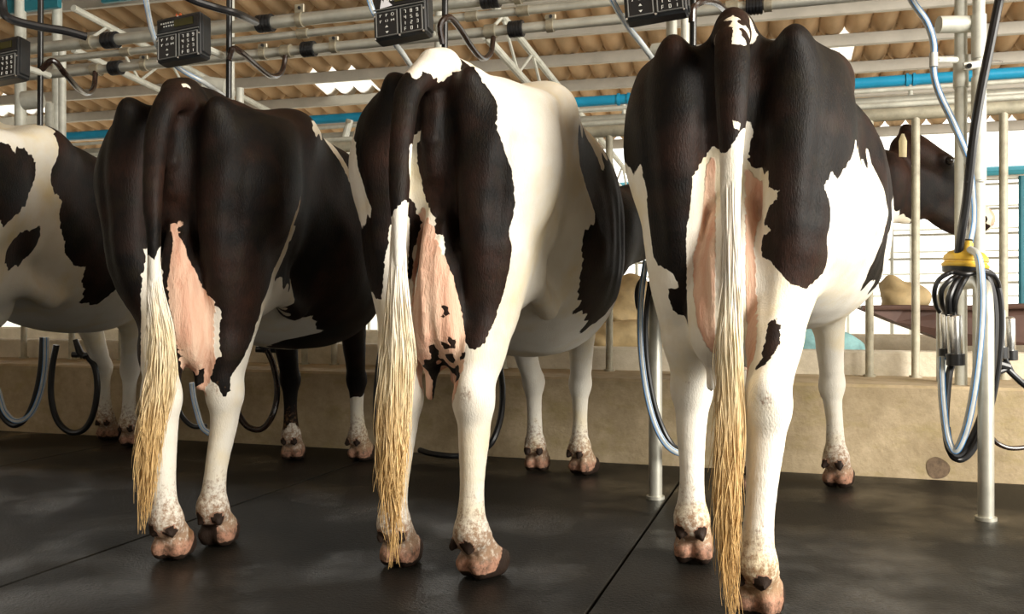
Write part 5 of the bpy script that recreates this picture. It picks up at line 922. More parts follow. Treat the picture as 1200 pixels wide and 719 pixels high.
  'W': '-43,-91,515 -42,-90,526 -39,-93,487 -39,-94,523 -38,-96,505 -45,-81,540 -55,-59,575 -53,-63,557 -57,-56,612 -55,-58,594 -58,-51,630 -68,-31,666 -62,-44,648 -82,-2,703 -76,-14,684 -83,0,940 -77,-11,843 -79,-9,795 -82,-1,746 -83,1,721 -81,-4,698 -62,-43,651 -54,-58,604 -51,-66,557 -35,-98,513 -40,-88,465 -81,-3,759 -82,-1,740 -79,-7,777 -77,-9,796 -35,-96,484 -36,-92,472 -32,-100,510 -75,-10,815 -80,1,921 -73,-9,834 -73,-7,853 -73,-3,873 -75,5,912 -74,2,892 -19,-105,514 -13,-105,510 21,-174,887 -14,-102,484 -15,-99,473 -12,-104,499 4,-104,512 4,-100,484 3,-97,473 5,-102,501 40,-168,887 41,-166,905 42,-160,886 42,-159,883 41,-157,837 -18,-31,794 -19,-30,746 -19,-30,698 -13,-43,651 -7,-56,604 6,-83,559 14,-99,513 11,-93,466 5,-80,418 4,-78,370 5,-80,324 5,-81,277 6,-83,230 8,-86,184 10,-92,139 2,-75,87 -9,-51,34 42,-157,906 -44,31,875 -17,-23,853 -14,-28,834 -12,-31,815 -10,-34,796 19,-95,514 19,-93,484 18,-92,473 20,-94,503 -6,-38,777 -3,-38,759 0,-37,742 2,-34,724 4,-32,707 30,-82,515 6,-29,689 32,-83,483 31,-81,472 32,-82,504 8,-26,672 10,-23,654 12,-20,637 15,-18,619 18,-17,601 39,-61,515 43,-66,481 42,-65,470 21,-17,584 42,-63,504 25,-18,566 27,-23,554 42,-56,510 43,-58,462 35,-40,413 33,-36,365 33,-35,317 32,-33,269 35,-40,222 42,-55,178 49,-71,134 39,-50,82 41,-52,35 29,-21,549 36,-28,532 43,-36,515 47,-39,498 43,-27,514 50,-41,479 48,-38,467 46,-31,503 49,-36,480 46,-24,500 48,-28,482 45,-18,463 52,-23,1405 53,-11,1409 51,-5,100 53,-8,82 55,-11,65 58,-17,49 60,-20,31 56,44,48 57,42,30 86,61,502 89,61,496 92,59,499 82,83,448 82,84,298 85,77,250 85,76,200 87,72,151 85,76,101 71,109,43 99,54,515 100,54,512 114,50,512 123,40,612 123,42,597 130,26,761 127,36,718 126,39,629 126,40,647 130,32,741 129,36,722 127,39,704 126,42,685 126,43,666 127,40,647 127,39,628 127,40,610 126,43,665 131,31,742 127,42,683 128,40,701 125,53,500 134,32,741 133,35,727 132,38,708 130,42,690 130,43,671 130,42,653 131,39,635 131,39,616 134,41,609 138,36,722 131,58,482 138,71,449 132,85,398 131,88,348 129,93,297 126,101,246 124,107,195 127,98,146 124,106,95 122,110,43 151,69,483 161,75,528 160,76,508 166,81,545 177,93,566 175,107,546 175,108,496 169,122,444 186,104,587 173,140,512 175,139,494 179,140,559 192,116,606 185,139,582 195,134,624 196,156,644 -75,926,606 -87,962,598 199,170,665 207,160,695 -48,875,617 -30,826,633 -23,809,640 203,177,685 -67,944,600 -72,964,595 0,767,658 10,744,670 207,189,706 -20,838,628 -13,821,634 23,724,681 212,191,730 37,696,699 218,181,753 10,777,653 21,752,665 44,686,704 176,314,729 -44,946,597 213,215,757 34,732,677 176,323,730 218,209,772 48,703,694 203,258,754 220,214,783 55,693,700 215,233,777 72,654,726 199,293,756 75,654,726 221,230,799 222,232,803 219,248,795 -2,893,607 195,318,752 211,273,779 225,240,818 208,289,775 223,252,815 225,249,824 216,283,796 227,250,838 217,282,799 226,257,835 230,248,851 216,287,799 187,375,746 70,720,684 21,863,618 229,261,854 220,288,815 229,264,858 221,294,820 30,866,617 231,273,872 224,296,835 233,278,880 225,312,834 235,291,890 237,292,904 227,336,826 239,307,909 62,847,625 244,302,928 245,318,929 249,313,950 163,582,722 224,405,804 187,523,745 250,328,951 255,324,970 91,837,631 131,723,692 219,447,802 127,735,684 -173,1675,117 -184,1710,33 256,337,972 -169,1679,180 261,332,989 205,508,764 213,495,786 263,336,997 288,263,1017 209,517,770 283,287,1020 268,337,1009 118,831,637 171,734,697 144,830,642 181,763,683 168,833,648 201,737,706 206,753,699 308,438,1363 192,838,653 202,811,668 311,454,1360 311,463,1363 308,528,1356 281,687,1370 296,693,1354 296,700,1355 310,696,1336 312,688,1331 324,697,1313 324,701,1315 335,708,1295 337,715,1292 343,725,1275 346,736,1268 350,749,1256 353,761,1244 355,768,1233 360,783,1218 361,778,1202 146,1672,277 144,1677,198 145,1673,121 136,1708,37 367,795,1190 154,1667,311 183,1695,315 209,1738,33',
  'P': '8,-32,802 7,-29,820 12,-34,782 9,-26,839 15,-35,762 11,-23,862 18,-35,742 13,-17,887 21,-33,722 1,17,991 23,-31,703 14,-11,909 1,18,994 6,12,971 26,-29,685 14,-3,929 12,5,950 7,16,982 27,-24,667 8,19,990 16,1,940 24,-15,890 28,-25,842 32,-33,794 33,-35,746 31,-32,698 26,-20,650 28,-20,648 28,-12,630 21,7,953 29,-5,612 28,4,593 28,15,575 35,5,934 42,7,914 50,10,888 39,50,565 62,9,867 67,0,843 71,-10,794 72,-13,746 74,-17,698 74,-16,650 67,0,601 71,11,847 61,48,551 62,47,554 77,16,830 82,24,812 70,54,510 66,66,496 77,44,568 79,57,510 78,62,500 91,31,793 83,57,527 84,57,550 87,57,518 92,56,521 103,31,746 104,31,697 103,31,649 99,41,599 92,59,549 94,56,537 108,28,775 101,55,555 109,50,573 118,29,758 120,28,760 118,32,741 117,35,722 116,38,704 115,41,685 115,41,666 115,39,647 116,38,628 115,40,610 113,45,590 117,44,593 122,33,738',
 },
 'a': {
  'K': '232,28,1224 231,32,1239 240,28,1204 235,44,1259 246,31,1183 236,48,1266 246,34,1206 250,36,1163 239,57,1279 253,42,1143 242,71,1300 256,50,1123 258,58,1103 245,85,1320 259,69,1083 250,97,1330 262,79,1076 255,108,1334 267,91,1273 275,80,1212 276,77,1154 271,85,1096 260,118,1337 272,101,1075 268,142,1344 280,124,1074 276,168,1352 287,150,1074 278,167,1344 291,147,1281 298,136,1220 299,135,1161 293,145,1102 282,187,1354 290,182,1062 292,191,1065 242,279,929 245,277,951 239,292,914 292,213,1350 248,285,971 301,217,1091 238,319,913 304,223,1293 311,213,1231 312,212,1170 305,223,1110 253,303,995 241,321,933 253,304,995 303,254,1348 260,327,1021 306,256,1124 241,364,932 307,285,1152 308,290,1340 269,354,1041 306,302,1179 254,387,958 303,322,1204 307,320,1308 301,330,1247 268,384,1000 300,340,1229 309,329,1318 267,398,982 300,351,1254 306,347,1298 303,352,1275 280,389,1050 274,409,1005 281,416,1032 284,414,1048 320,451,1254 324,446,1281 329,447,1304 309,486,1468 318,470,1228 332,460,1437 336,457,1329 343,463,1409 344,464,1368 316,514,1204 303,546,1114 306,541,1140 345,478,1398 339,489,1335 326,511,1272 317,526,1208 307,543,1144 300,555,1079 302,555,1088 313,542,1172 301,563,1063 300,573,1038 298,583,1012 295,596,987 295,612,967 298,638,946 326,633,1358 324,636,1290 325,635,1222 326,632,1153 326,632,1085 321,641,1018 310,661,950 307,675,929 263,789,785 299,726,870 291,742,846 279,767,814 310,716,898 262,807,776 271,851,768 305,799,1384 327,760,1307 331,752,1236 339,738,1164 347,722,1093 348,720,1023 339,737,954 324,765,885 299,811,816 281,870,772 301,877,792 325,889,820 342,870,1323 350,854,1248 357,841,1175 367,822,1101 369,819,1030 364,828,959 349,856,888 326,900,817 344,914,847 353,944,862 362,975,876 340,1022,1344 371,959,1261 380,943,1185 382,938,1111 382,938,1038 378,946,965 366,969,892 371,1005,891 374,1048,907 333,1148,1328 359,1096,1292 373,1068,1261 379,1054,1231 383,1047,1202 385,1043,1173 386,1041,1145 386,1041,1117 386,1042,1089 385,1042,1061 385,1043,1033 385,1044,1005 383,1046,977 381,1051,949 377,1059,921',
  'W': '50,222,1479 190,28,1378 198,17,1319 203,9,1260 207,3,1202 208,3,1145 205,6,1088 202,10,1032 204,7,974 206,5,917 203,9,860 199,15,803 199,15,745 209,1,688 214,-6,632 207,4,574 203,10,59 224,21,1219 222,28,1245 232,21,1198 227,39,1265 238,23,1178 243,28,1157 231,52,1286 44,322,1500 209,86,1389 225,64,1327 246,33,1148 243,38,1091 237,46,1035 234,51,977 233,52,919 230,56,861 226,62,804 224,64,745 224,65,687 213,81,628 246,34,1137 249,41,1117 234,65,1306 251,49,1097 237,80,1327 252,59,1077 245,102,1345 259,81,1063 232,143,1400 261,100,1039 253,112,981 249,117,923 245,123,864 240,130,805 234,140,745 108,325,682 255,123,1351 268,103,1062 264,147,1359 277,127,1061 271,172,1366 284,153,1060 249,211,1413 281,162,1044 262,191,987 244,219,928 237,229,867 220,254,807 164,339,745 104,430,680 286,171,1054 280,196,1369 242,256,929 246,254,951 238,277,904 252,260,978 291,208,1056 291,222,1365 259,275,1002 236,330,899 225,347,1440 297,235,1356 288,248,1052 232,337,871 213,365,808 0,698,744 299,236,1084 267,300,1029 301,258,1363 303,277,1116 238,384,921 272,338,1053 301,317,1151 309,305,1353 272,377,1445 309,317,1370 301,330,1184 292,345,1123 278,367,1062 246,418,938 225,453,875 212,474,810 69,703,744 -35,871,671 253,407,950 300,334,1177 299,351,1203 282,386,1065 266,418,974 312,345,1328 300,364,1228 303,371,1253 310,366,1301 306,371,1278 273,435,1002 278,444,1029 285,435,1056 306,431,1455 327,396,1384 323,401,1321 314,416,1259 309,426,1196 299,442,1133 286,464,1071 265,498,1008 242,537,944 221,571,879 221,572,812 178,642,745 39,872,672 316,431,1252 320,427,1279 327,428,1308 313,453,1459 315,452,1218 331,438,1427 334,437,1333 340,442,1399 341,443,1367 313,501,1191 298,528,1110 303,520,1140 296,539,1085 310,520,1172 294,547,1060 293,557,1034 291,568,1009 292,569,1013 277,595,947 255,632,881 238,662,813 181,759,744 102,895,671 288,581,983 287,605,957 289,631,936 300,675,914 292,693,883 264,741,815 223,814,744 147,949,670 256,772,788 293,708,873 281,731,842 272,751,816 304,698,900 249,821,760 259,864,752 258,886,744 184,1022,669 -167,1666,569 -207,1738,478 -251,1819,383 -277,1868,107 278,896,760 298,903,780 283,982,744 203,1134,667 -181,1864,381 -197,1894,196 -190,1880,107 -199,1898,13 323,915,808 340,939,833 349,969,847 341,1018,819 300,1100,744 134,1427,661 92,1510,575 64,1564,488 41,1610,400 32,1628,312 30,1632,226 32,1627,140 16,1660,49 359,997,862 368,1030,877 372,1072,893 276,1302,1349 348,1155,1300 367,1117,1266 376,1098,1236 383,1085,1206 387,1076,1177 389,1071,1148 391,1069,1119 391,1068,1091 390,1069,1063 390,1070,1035 389,1072,1007 387,1075,978 385,1081,950 381,1089,922 358,1143,1284 383,1092,1201 391,1075,1123 391,1074,1047 388,1081,972 376,1104,897 347,1164,821 273,1317,744 172,1523,659 135,1600,572 72,1728,40 323,1386,1232 347,1335,1146 361,1305,1064 357,1313,984 336,1359,906 124,1810,832 216,1809,1189 232,1774,1097 224,1791,1009 207,1831,922 192,2077,1212 231,1987,1112 224,2003,1020 189,2083,931 214,2258,1228 247,2178,1125 242,2191,1030 212,2264,937 254,2410,1141 256,2403,1041 212,2515,945 185,2584,845 273,2629,1156 270,2638,1053 260,2664,950 238,2723,847 297,2860,957 292,2873,849',
  'P': '',
 },
}
# ------------------------------------------------------------ put the cows together
def coat_field(V, key, g):
    pts = [(tuple(int(q) / 1000 for q in t.split(',')), c) for c, txt in COAT[key].items() for t in txt.split()]
    kd = kdtree.KDTree(len(pts))
    for i, (p, c) in enumerate(pts): kd.insert(p, i)
    kd.balance()
    val = [((1.0 if c == 'K' else -1.0), (1.0 if c == 'P' else (-1.0 if c == 'W' else 0.0))) for p, c in pts]
    n = len(V); col = np.zeros((n, 4), np.float32)
    for i, v in enumerate(V.tolist()):
        sw = sa_ = sb = sp = 0.0
        for _, j, d in kd.find_n(v, 7):
            w = 1.0 / (d * d + 2e-5) ** 1.4
            a, b = val[j]
            sw += w; sa_ += w * a; sb += w * b
            if b: sp += w
        col[i, 0] = min(1, max(0, 0.5 + 0.6 * sa_ / sw))
        col[i, 1] = min(1, max(0, 0.5 + 0.6 * sb / sw))
    s = g['s']
    Z = V[:, 2]
    # dirt around the fetlocks, horn of the claws, dewclaws
    col[:, 2] = np.clip(0.98 - Z / 0.42, 0, 0.78) + 0.08 * (Z < .6)
    for sd, (hx, hy), nm in ((-1, g['hl'], 'hockL'), (1, g['hr'], 'hockR')):
        kx, ky = g.get(nm, (hx * .9 + .015 * sd, hy - .02))
        d2 = (V[:, 0] - kx) ** 2 + (V[:, 1] - ky + .06 * s) ** 2 + (Z - .53 * s) ** 2 * .7
        col[:, 2] = np.maximum(col[:, 2], .75 * np.exp(-d2 / .0011))
    horn = np.zeros(n)
    for (hx, hy), a in ((g['hl'], g.get('hdl', 0)), (g['hr'], g.get('hdr', 0)), (g['fl'], g.get('fdl', 0)), (g['fr'], g.get('fdr', 0))):
        ca, sa = math.cos(a), math.sin(a)
        dx = V[:, 0] - hx; dy = V[:, 1] - hy
        lx = (dx * ca - dy * sa) / s; ly = (dx * sa + dy * ca) / s
        near = (np.hypot(lx, ly - .02) < 0.15)
        front = near & (Z < (0.018 + np.clip(ly - 0.02, 0, .06) * 1.1) * s)
        low = near & (Z < 0.022 * s)
        horn = np.maximum(horn, np.where(near & (Z < .105 * s), 0.5 * np.clip((.095 * s - Z) / .05, 0, 1), 0))
        for sd in (-1, 1):
            dd = np.sqrt((lx - 0.034 * sd) ** 2 + (ly + 0.066) ** 2 + (Z / s - 0.098) ** 2)
            horn = np.maximum(horn, np.where(dd < .026, 1.0, 0))
        horn = np.where(front | low, 1.0, horn)
    col[:, 3] = horn
    return col

def switch(name, path, widths, seed, n, parent, wave=0.011, r=0.00085):
    """tail hair: a tufted core and many single wavy locks hanging along the path (points in the cow's frame)"""
    rnd = random.Random(seed)
    P = spline(path, 10); m = len(P)
    W = [widths[0]] * m
    for i in range(m):
        t = i / (m - 1) * (len(widths) - 1); k = min(int(t), len(widths) - 2)
        W[i] = widths[k] + (widths[k + 1] - widths[k]) * (t - k)
    mb = MB()
    core = int(m * 0.66)
    mb.tube(P[:core], [max(0.003, W[i] * 0.72 * (1 if i < core * .8 else (core - i) / (core * .2)) * (1 + .12 * math.sin(i * .9))) for i in range(core)], 12)
    for q in range(n):
        a = rnd.uniform(0, 2 * math.pi); rr = math.sqrt(rnd.uniform(0.25, 1.0))
        i0 = int(max(0, rnd.uniform(-.2, 0.6)) * m); i1 = int(min(m * rnd.triangular(.52, .97, .74), i0 + rnd.uniform(.30, .8) * m))
        if rnd.random() < .05: i1 = m - 1 - int(m * rnd.uniform(0, .18))
        if i1 - i0 < 6: continue
        ph = rnd.uniform(0, 6.28); fr = rnd.uniform(0.08, 0.24); wv = wave * rnd.uniform(.3, 1.5)
        pts = []; rad = []
        flare = rnd.choice((0, 0, .01, .03)) * rnd.random(); drift = rnd.uniform(-.25, .35); L = i1 - i0
        for i in range(i0, i1 + 1):
            t = (i - i0) / L
            w = W[i] * rr * (0.93 + drift * t) + max(0, t - .6) * flare
            x = math.cos(a) * w + math.sin(ph + i * fr) * wv * (0.2 + t) * min(1, i / m + .25)
            y = math.sin(a) * w * 0.8 + math.cos(ph * 1.7 + i * fr * 1.2) * wv * .6 * (0.2 + t)
            pts.append(P[i] + Vector((x, y, 0)))
            rad.append(r * (1.5 if t < .6 else 1.5 - 1.4 * (t - .6) / .4) + .0003)
        mb.tube(pts[::2] + ([pts[-1]] if len(pts) % 2 == 0 else []), (rad[::2] + ([rad[-1]] if len(rad) % 2 == 0 else [])), 4, cap=False)
    o = link_mesh(name, mb.v, mb.f, M['tail'], parent)
    return o

COW_TEXT = {
    'd': 'black and white cow on the right seen from behind, broad pink udder, head turned right',
    'c': 'middle cow with white back and flank, dark thighs and black-spotted pink udder',
    'b': 'nearly all black cow, second from the left, with pale hind shanks and tan tail tip',
    'a': 'pale cow with black patches cut off by the left edge, far end of the row',
}
TAILS = {
    'd': ([(857, 175, 2.19), (857, 250, 2.185), (857, 330, 2.175), (855, 400, 2.165), (855, 470, 2.155), (853, 540, 2.14), (852, 610, 2.12), (854, 670, 2.10), (860, 735, 2.08)],
          [.020, .019, .021, .023, .024, .023, .019, .012, .004], 1500),
    'c': ([(467, 262, 2.345), (466, 310, 2.34), (466, 360, 2.33), (466, 410, 2.33), (463, 460, 2.32), (460, 510, 2.31), (459, 560, 2.30), (460, 610, 2.29), (463, 665, 2.28)],
          [.018, .021, .030, .037, .037, .031, .023, .014, .005], 1500),
    'b': ([(180, 300, 2.57), (182, 340, 2.56), (187, 380, 2.55), (190, 420, 2.54), (186, 460, 2.53), (178, 500, 2.52), (173, 540, 2.51), (171, 580, 2.50), (169, 625, 2.49)],
          [.017, .023, .032, .038, .037, .029, .021, .013, .005], 1300),
}
for key in 'dcba':
    g = COWS[key]
    g['h'] = {'d': .0085, 'c': .0085, 'b': .010, 'a': .012}[key]
    V, Q = build_body(g)
    x, y, yaw = g['root']
    root = empty('cow', (x, y, 0), -math.radians(yaw))
    tag(root, COW_TEXT[key], 'cow', 'dairy cows standing in the milking stalls')
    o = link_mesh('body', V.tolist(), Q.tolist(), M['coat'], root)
    at_ = o.data.color_attributes.new('coat', 'FLOAT_COLOR', 'POINT')
    at_.data.foreach_set('color', coat_field(V, key, g).ravel())
    L = cow_frame(x, y, yaw)
    if key in TAILS:
        pth, wd, n = TAILS[key]
        switch('tail_hair', [L(at(*p)) for p in pth], wd, 5 + ord(key), n, root)
    else:
        switch('tail_hair', [(-.05, -.155, .85), (-.05, -.16, .7), (-.05, -.16, .5), (-.04, -.15, .3), (-.04, -.14, .15)], [.018, .032, .036, .028, .012], 3, 120, root)
    # eyes, ear tag
    hp, hf, hu = g['head']; hs = g['s'] * g.get('hs', 1.0)
    fx = Vector(hf).normalized(); up = Vector(hu); up = (up - fx * up.dot(fx)).normalized(); rt = fx.cross(up)
    H = lambda a, b, c: Vector(hp) + (rt * a + fx * b + up * c) * hs
    if key in 'dc':
        for sd in (-1, 1):
            c = H(0.088 * sd, 0.145, 0.042); mb = MB(); rr = 0.0185 * hs
            mb.tube([c + rt * (sd * rr * math.sin(a)) for a in (-1.5, -1.1, -.6, 0, .6, 1.1, 1.5)], [max(.0006, rr * math.cos(a)) for a in (-1.5, -1.1, -.6, 0, .6, 1.1, 1.5)], 16)
            link_mesh('eye', mb.v, mb.f, M['eye'], root)
    if key == 'd':
        e = H(.17, -.12, -.015)
        px_, pz_ = rt.cross(Vector((0, 0, 1))).normalized(), Vector((0, 0, 1))
        b = [e + px_ * a + pz_ * c for a, c in ((-.02, -.115), (.02, -.115), (.022, -.035), (.007, 0), (-.007, 0), (-.022, -.035))]
        mb = MB().prism(b, rt * .004)
        tg = link_mesh('ear_tag', mb.v, mb.f, M['tagm'], root, smooth=False)
        tg['label'] = 'cream ear tag'
# ------------------------------------------------------------ milking gear
G_PIPE = 'steel milk and vacuum lines above the cows'
def line_fit(root, v, z, r, px, w, rf, mat, name, seg=18, ribs=0):
    """a fitting on a pipe, centred where it is seen"""
    u = on_v(px, 40, v).dot(EU)
    c = uv(u, v, z)
    o = MB().tube([c - EU * w / 2, c + EU * w / 2], rf, seg).build(name, mat, root)
    if ribs:
        for k in range(ribs):
            a = c + EU * (-w / 2 + w * (k + .5) / ribs)
            MB().tube([a - EU * w / ribs * .28, a + EU * w / ribs * .28], rf * 1.08, seg).build('rib', mat, o)
    return o
def hang(root, v, z, r, px, size=.03):
    u = on_v(px, 40, v).dot(EU); c = uv(u, v, z)
    MB().tube([c - EU * .014, c + EU * .014], r + .007, 16).build('clamp', M['brass'], root)
    pl = MB().box(c + Vector((0, -.012, r + size * .6)), (.045, .012, size * 1.3), RZ, .003).build('bracket', M['brass'], root)
    MB().tube([c + Vector((0, -.026, r + size * .6)), c + Vector((0, -.016, r + size * .6))], .007, 8).build('bolt', M['black'], pl)
p1 = empty('milk_line', uv(-2, 3.5, 2.0)); tag(p1, 'thickest steel milk line, topmost of the three above the cows', 'pipe', G_PIPE)
MB().tube([uv(-7, 3.5, 2.0), uv(2.5, 3.5, 2.0)], .0265, 18).build('pipe_run', M['galv'], p1)
for px in (130, 311, 575): line_fit(p1, 3.5, 2.0, .0265, px, .075, .036, M['black'], 'rubber_coupling', ribs=4)
for px in (352, 607, 230): hang(p1, 3.5, 2.0, .0265, px)
line_fit(p1, 3.5, 2.0, .0265, 104, .05, .033, M['brass'], 'tee_fitting')
p2 = empty('vacuum_line', uv(-2, 3.5, 1.938)); tag(p2, 'thin steel vacuum line, middle one of the three above the cows', 'pipe', G_PIPE)
MB().tube([uv(-7, 3.5, 1.938), uv(2.5, 3.5, 1.938)], .016, 14).build('pipe_run', M['galv'], p2)
for px in (148, 355, 553, 613, 800): line_fit(p2, 3.5, 1.938, .016, px, .05, .021, M['brass'], 'sleeve')
p3 = empty('pulsation_line', uv(-2, 3.5, 1.868)); tag(p3, 'lower steel line with ribbed black couplings, lowest of the three above the cows', 'pipe', G_PIPE)
MB().tube([uv(-7, 3.5, 1.868), uv(2.5, 3.5, 1.868)], .0205, 16).build('pipe_run', M['galv'], p3)
for px in (136, 362, 605, 884): line_fit(p3, 3.5, 1.868, .0205, px, .06, .031, M['black'], 'ribbed_coupling', ribs=5)
for px in (170, 309, 392, 645, 900): hang(p3, 3.5, 1.868, .0205, px, .016)
for px in (113, 336, 575, 858): line_fit(p3, 3.5, 1.868, .0205, px, .045, .029, M['brass'], 'outlet_nipple')

# control boxes with keypads
def control_box(px, py, label):
    c = on_v(px, py, 2.75)
    root = empty('milk_meter_control', c, 0); tag(root, label, 'control box', 'keypad control boxes above the stalls')
    # face turned down to the milker, top leaning away, sheared a little by its bracket
    yaw = Matrix.Rotation(math.radians(-17), 3, 'Z'); tilt = Matrix.Rotation(math.radians(-6), 3, 'X'); roll = Matrix.Rotation(math.radians(6.0), 3, 'Y').inverted()
    R = yaw @ tilt @ Matrix.Rotation(math.radians(-5), 3, 'Y')
    W, H, D = .185, .166, .058
    P = lambda x, y, z: c + R @ Vector((x, y, z))       # y towards the back of the box
    MB().box(P(0, 0, 0), (W, D, H), R, .007).build('housing', M['box'], root)
    MB().box(P(0, -D / 2 + .001, H * .29), (W * .93, .010, H * .30), R, .003).build('display_bezel', M['panel'], root)
    MB().box(P(W * .14, -D / 2 - .005, H * .30), (W * .42, .003, H * .16), R).build('display_window', M['lcd'], root, smooth=False)
    MB().box(P(0, -D / 2 - .005, H * .115), (W * .95, .006, .0035), R).build('divider_strip', M['symbol'] if 0 else M['trimgrey'], root, smooth=False)
    T = MB()
    for i in range(6): T.box(P(-W * .36 + i * W * .052, -D / 2 - .0052, H * .345), (.0048, .0015, .005), R)
    for i in range(5): T.box(P(-W * .30 + i * W * .055, -D / 2 - .0052, H * .275), (.005, .0015, .005), R)
    T.build('display_marks', M['symbol'], root, smooth=False)
    for sx, nm in ((-1, 'function_keypad'), (1, 'number_keypad')):
        cx = sx * W * .235; w2 = W * .40; h2 = H * .50; cz = -H * .19
        pad = MB()
        pad.box(P(cx, -D / 2 - .001, cz), (w2, .006, h2), R, .002)
        o = pad.build(nm, M['panel'], root)
        fr = MB()
        for dz in (-1, 1): fr.box(P(cx, -D / 2 - .004, cz + dz * h2 / 2), (w2 + .004, .006, .0035), R, .001)
        for dx in (-1, 1): fr.box(P(cx + dx * w2 / 2, -D / 2 - .004, cz), (.0035, .006, h2), R, .001)
        fr.build('keypad_rim', M['trimgrey'], o)
        if sx > 0:
            keys = ['789', '456', '123', 'F01']
            for r_, row in enumerate(keys):
                for k_, ch in enumerate(row):
                    glyph(ch, P(cx + (k_ - 1) * w2 * .29, -D / 2 - .0055, cz + (1.5 - r_) * h2 * .235), R, .0105, o)
        else:
            for r_ in range(2):
                for k_ in range(3):
                    g_ = MB(); q = P(cx + (k_ - 1) * w2 * .29, -D / 2 - .0048, cz + (1.5 - r_) * h2 * .235)
                    X_, Z_ = R @ Vector((1, 0, 0)), R @ Vector((0, 0, 1)); s_ = .0042
                    if (r_, k_) == (0, 2):
                        ring = [q + X_ * math.cos(a) * s_ * 1.2 + Z_ * math.sin(a) * s_ * 1.2 for a in [i * math.pi / 5 for i in range(10)]]
                        g_.tube(ring + [ring[0]], .0009, 5)
                    elif (r_, k_) == (1, 2):
                        for d_ in (-1, 1): g_.prism([q + X_ * d_ * s_ * 1.4 + Z_ * s_, q + X_ * d_ * s_ * 1.4 - Z_ * s_, q], R @ Vector((0, -.001, 0)))
                    elif (r_, k_) == (1, 1):
                        ring = [q + X_ * a * s_ + Z_ * b * s_ * .7 for a, b in ((-1, -1), (1, -1), (1, 1), (-1, 1), (-1, -1))]
                        g_.tube(ring, .0007, 5)
                    else:
                        g_.tube([q - X_ * s_ + Z_ * s_ * .6, q + X_ * s_ + Z_ * s_ * .8], .0008, 5); g_.tube([q + Z_ * s_ * .6, q - X_ * s_ * .5 - Z_ * s_], .0008, 5)
                    g_.build('key_mark', M['symbol'], o, smooth=False)
            X_, Z_ = R @ Vector((1, 0, 0)), R @ Vector((0, 0, 1))
            for sgn, zz in ((1, -.5), (-1, -1.5)):
                q = P(cx, -D / 2 - .0048, cz + zz * h2 * .235)
                MB().prism([q - X_ * .0055 - Z_ * .003 * sgn, q + X_ * .0055 - Z_ * .003 * sgn, q + Z_ * .004 * sgn], R @ Vector((0, -.001, 0))).build('arrow_key', M['symbol'], o, smooth=False)
    for x, z in ((0, -.46), (-.47, -.46), (.45, -.46), (.47, 0), (-.47, .0), (.0, .46)):
        q = P(x * W, -D / 2 + .001, z * H)
        MB().tube([q, q + R @ Vector((0, -.004, 0))], .0035, 10).build('screw', M['steel'], root)
    MB().box(P(W * .5, 0, H * .02), (.012, D * .8, H * .86), R, .003).build('side_cover', M['box'], root)
    MB().tube([P(.02, D / 2, .0), P(.03, D / 2 + .16, .01)], .013, 10).build('mounting_arm', M['paint'], root)
    return root, P, W, H, D
SEGS = {'0': 'abcdef', '1': 'bc', '2': 'abged', '3': 'abgcd', '4': 'fgbc', '5': 'afgcd', '6': 'afgedc', '7': 'abc', '8': 'abcdefg', '9': 'abcdfg', 'F': 'afge'}
def glyph(ch, q, R, s, parent):
    X_, Z_ = R @ Vector((1, 0, 0)), R @ Vector((0, 0, 1)); w = s * .27; h = s * .5
    pt = {'a': ((-w, h), (w, h)), 'b': ((w, h), (w, 0)), 'c': ((w, 0), (w, -h)), 'd': ((-w, -h), (w, -h)), 'e': ((-w, 0), (-w, -h)), 'f': ((-w, h), (-w, 0)), 'g': ((-w, 0), (w, 0))}
    g_ = MB()
    for k in SEGS[ch]:
        (a, b), (c, d) = pt[k]
        if ch == '1': a -= w; c -= w
        g_.tube([q + X_ * a + Z_ * b, q + X_ * c + Z_ * d], s * .085, 5)
    return g_.build('digit_key', M['symbol'], parent, smooth=False)
control_box(6, 73, 'black keypad control box cut off by the left edge')
b2 = control_box(215, 47, 'black keypad control box above the dark cow, orange clip on top')
b3 = control_box(472, 19, 'black keypad control box above the middle cow, with a torn white paper label')
control_box(768, -7, 'black keypad control box above the right-hand cow, cut by the top edge')
root, P, W, H, D = b2
MB().prism([P(-.035, 0, H / 2), P(-.005, 0, H / 2), P(-.012, 0, H / 2 + .022), P(-.022, 0, H / 2 + .014), P(-.03, 0, H / 2 + .024)], Vector((0, .01, 0))).build('orange_clip', M['orange'], root, smooth=False)
root, P, W, H, D = b3
MB().prism([P(-.065, -D / 2 - .006, .022), P(-.020, -D / 2 - .006, .026), P(-.048, -D / 2 - .006, .058), P(-.052, -D / 2 - .006, .040), P(-.058, -D / 2 - .006, .056)], Vector((0, -.001, 0))).build('paper_label', M['paper'], root, smooth=False)
MB().prism([P(.062, -D / 2 - .007, .034), P(.070, -D / 2 - .007, .036), P(.066, -D / 2 - .007, .070), P(.058, -D / 2 - .007, .066)], Vector((0, -.001, 0))).build('paper_label', M['paper'], root, smooth=False)

# black rods dropping beside the boxes
def rod(px, ptop, pbot, label, v=2.9, r=.011):
    t = MB().tube([on_v(px + (1 if ptop < pbot else 0), ptop, v), on_v(px, pbot, v)], r, 12).build('drop_rod', M['darkmetal'])
    return tag(t, label, 'rod', 'black drop rods beside the control boxes')
rod(47, -40, 147, 'black drop rod beside the leftmost control box')
rod(268, -40, 115, 'black drop rod just right of the box above the dark cow')
rod(521, -40, 64, 'black drop rod just right of the box above the middle cow')
rod(812, -40, 54, 'black drop rod just right of the box above the right-hand cow')

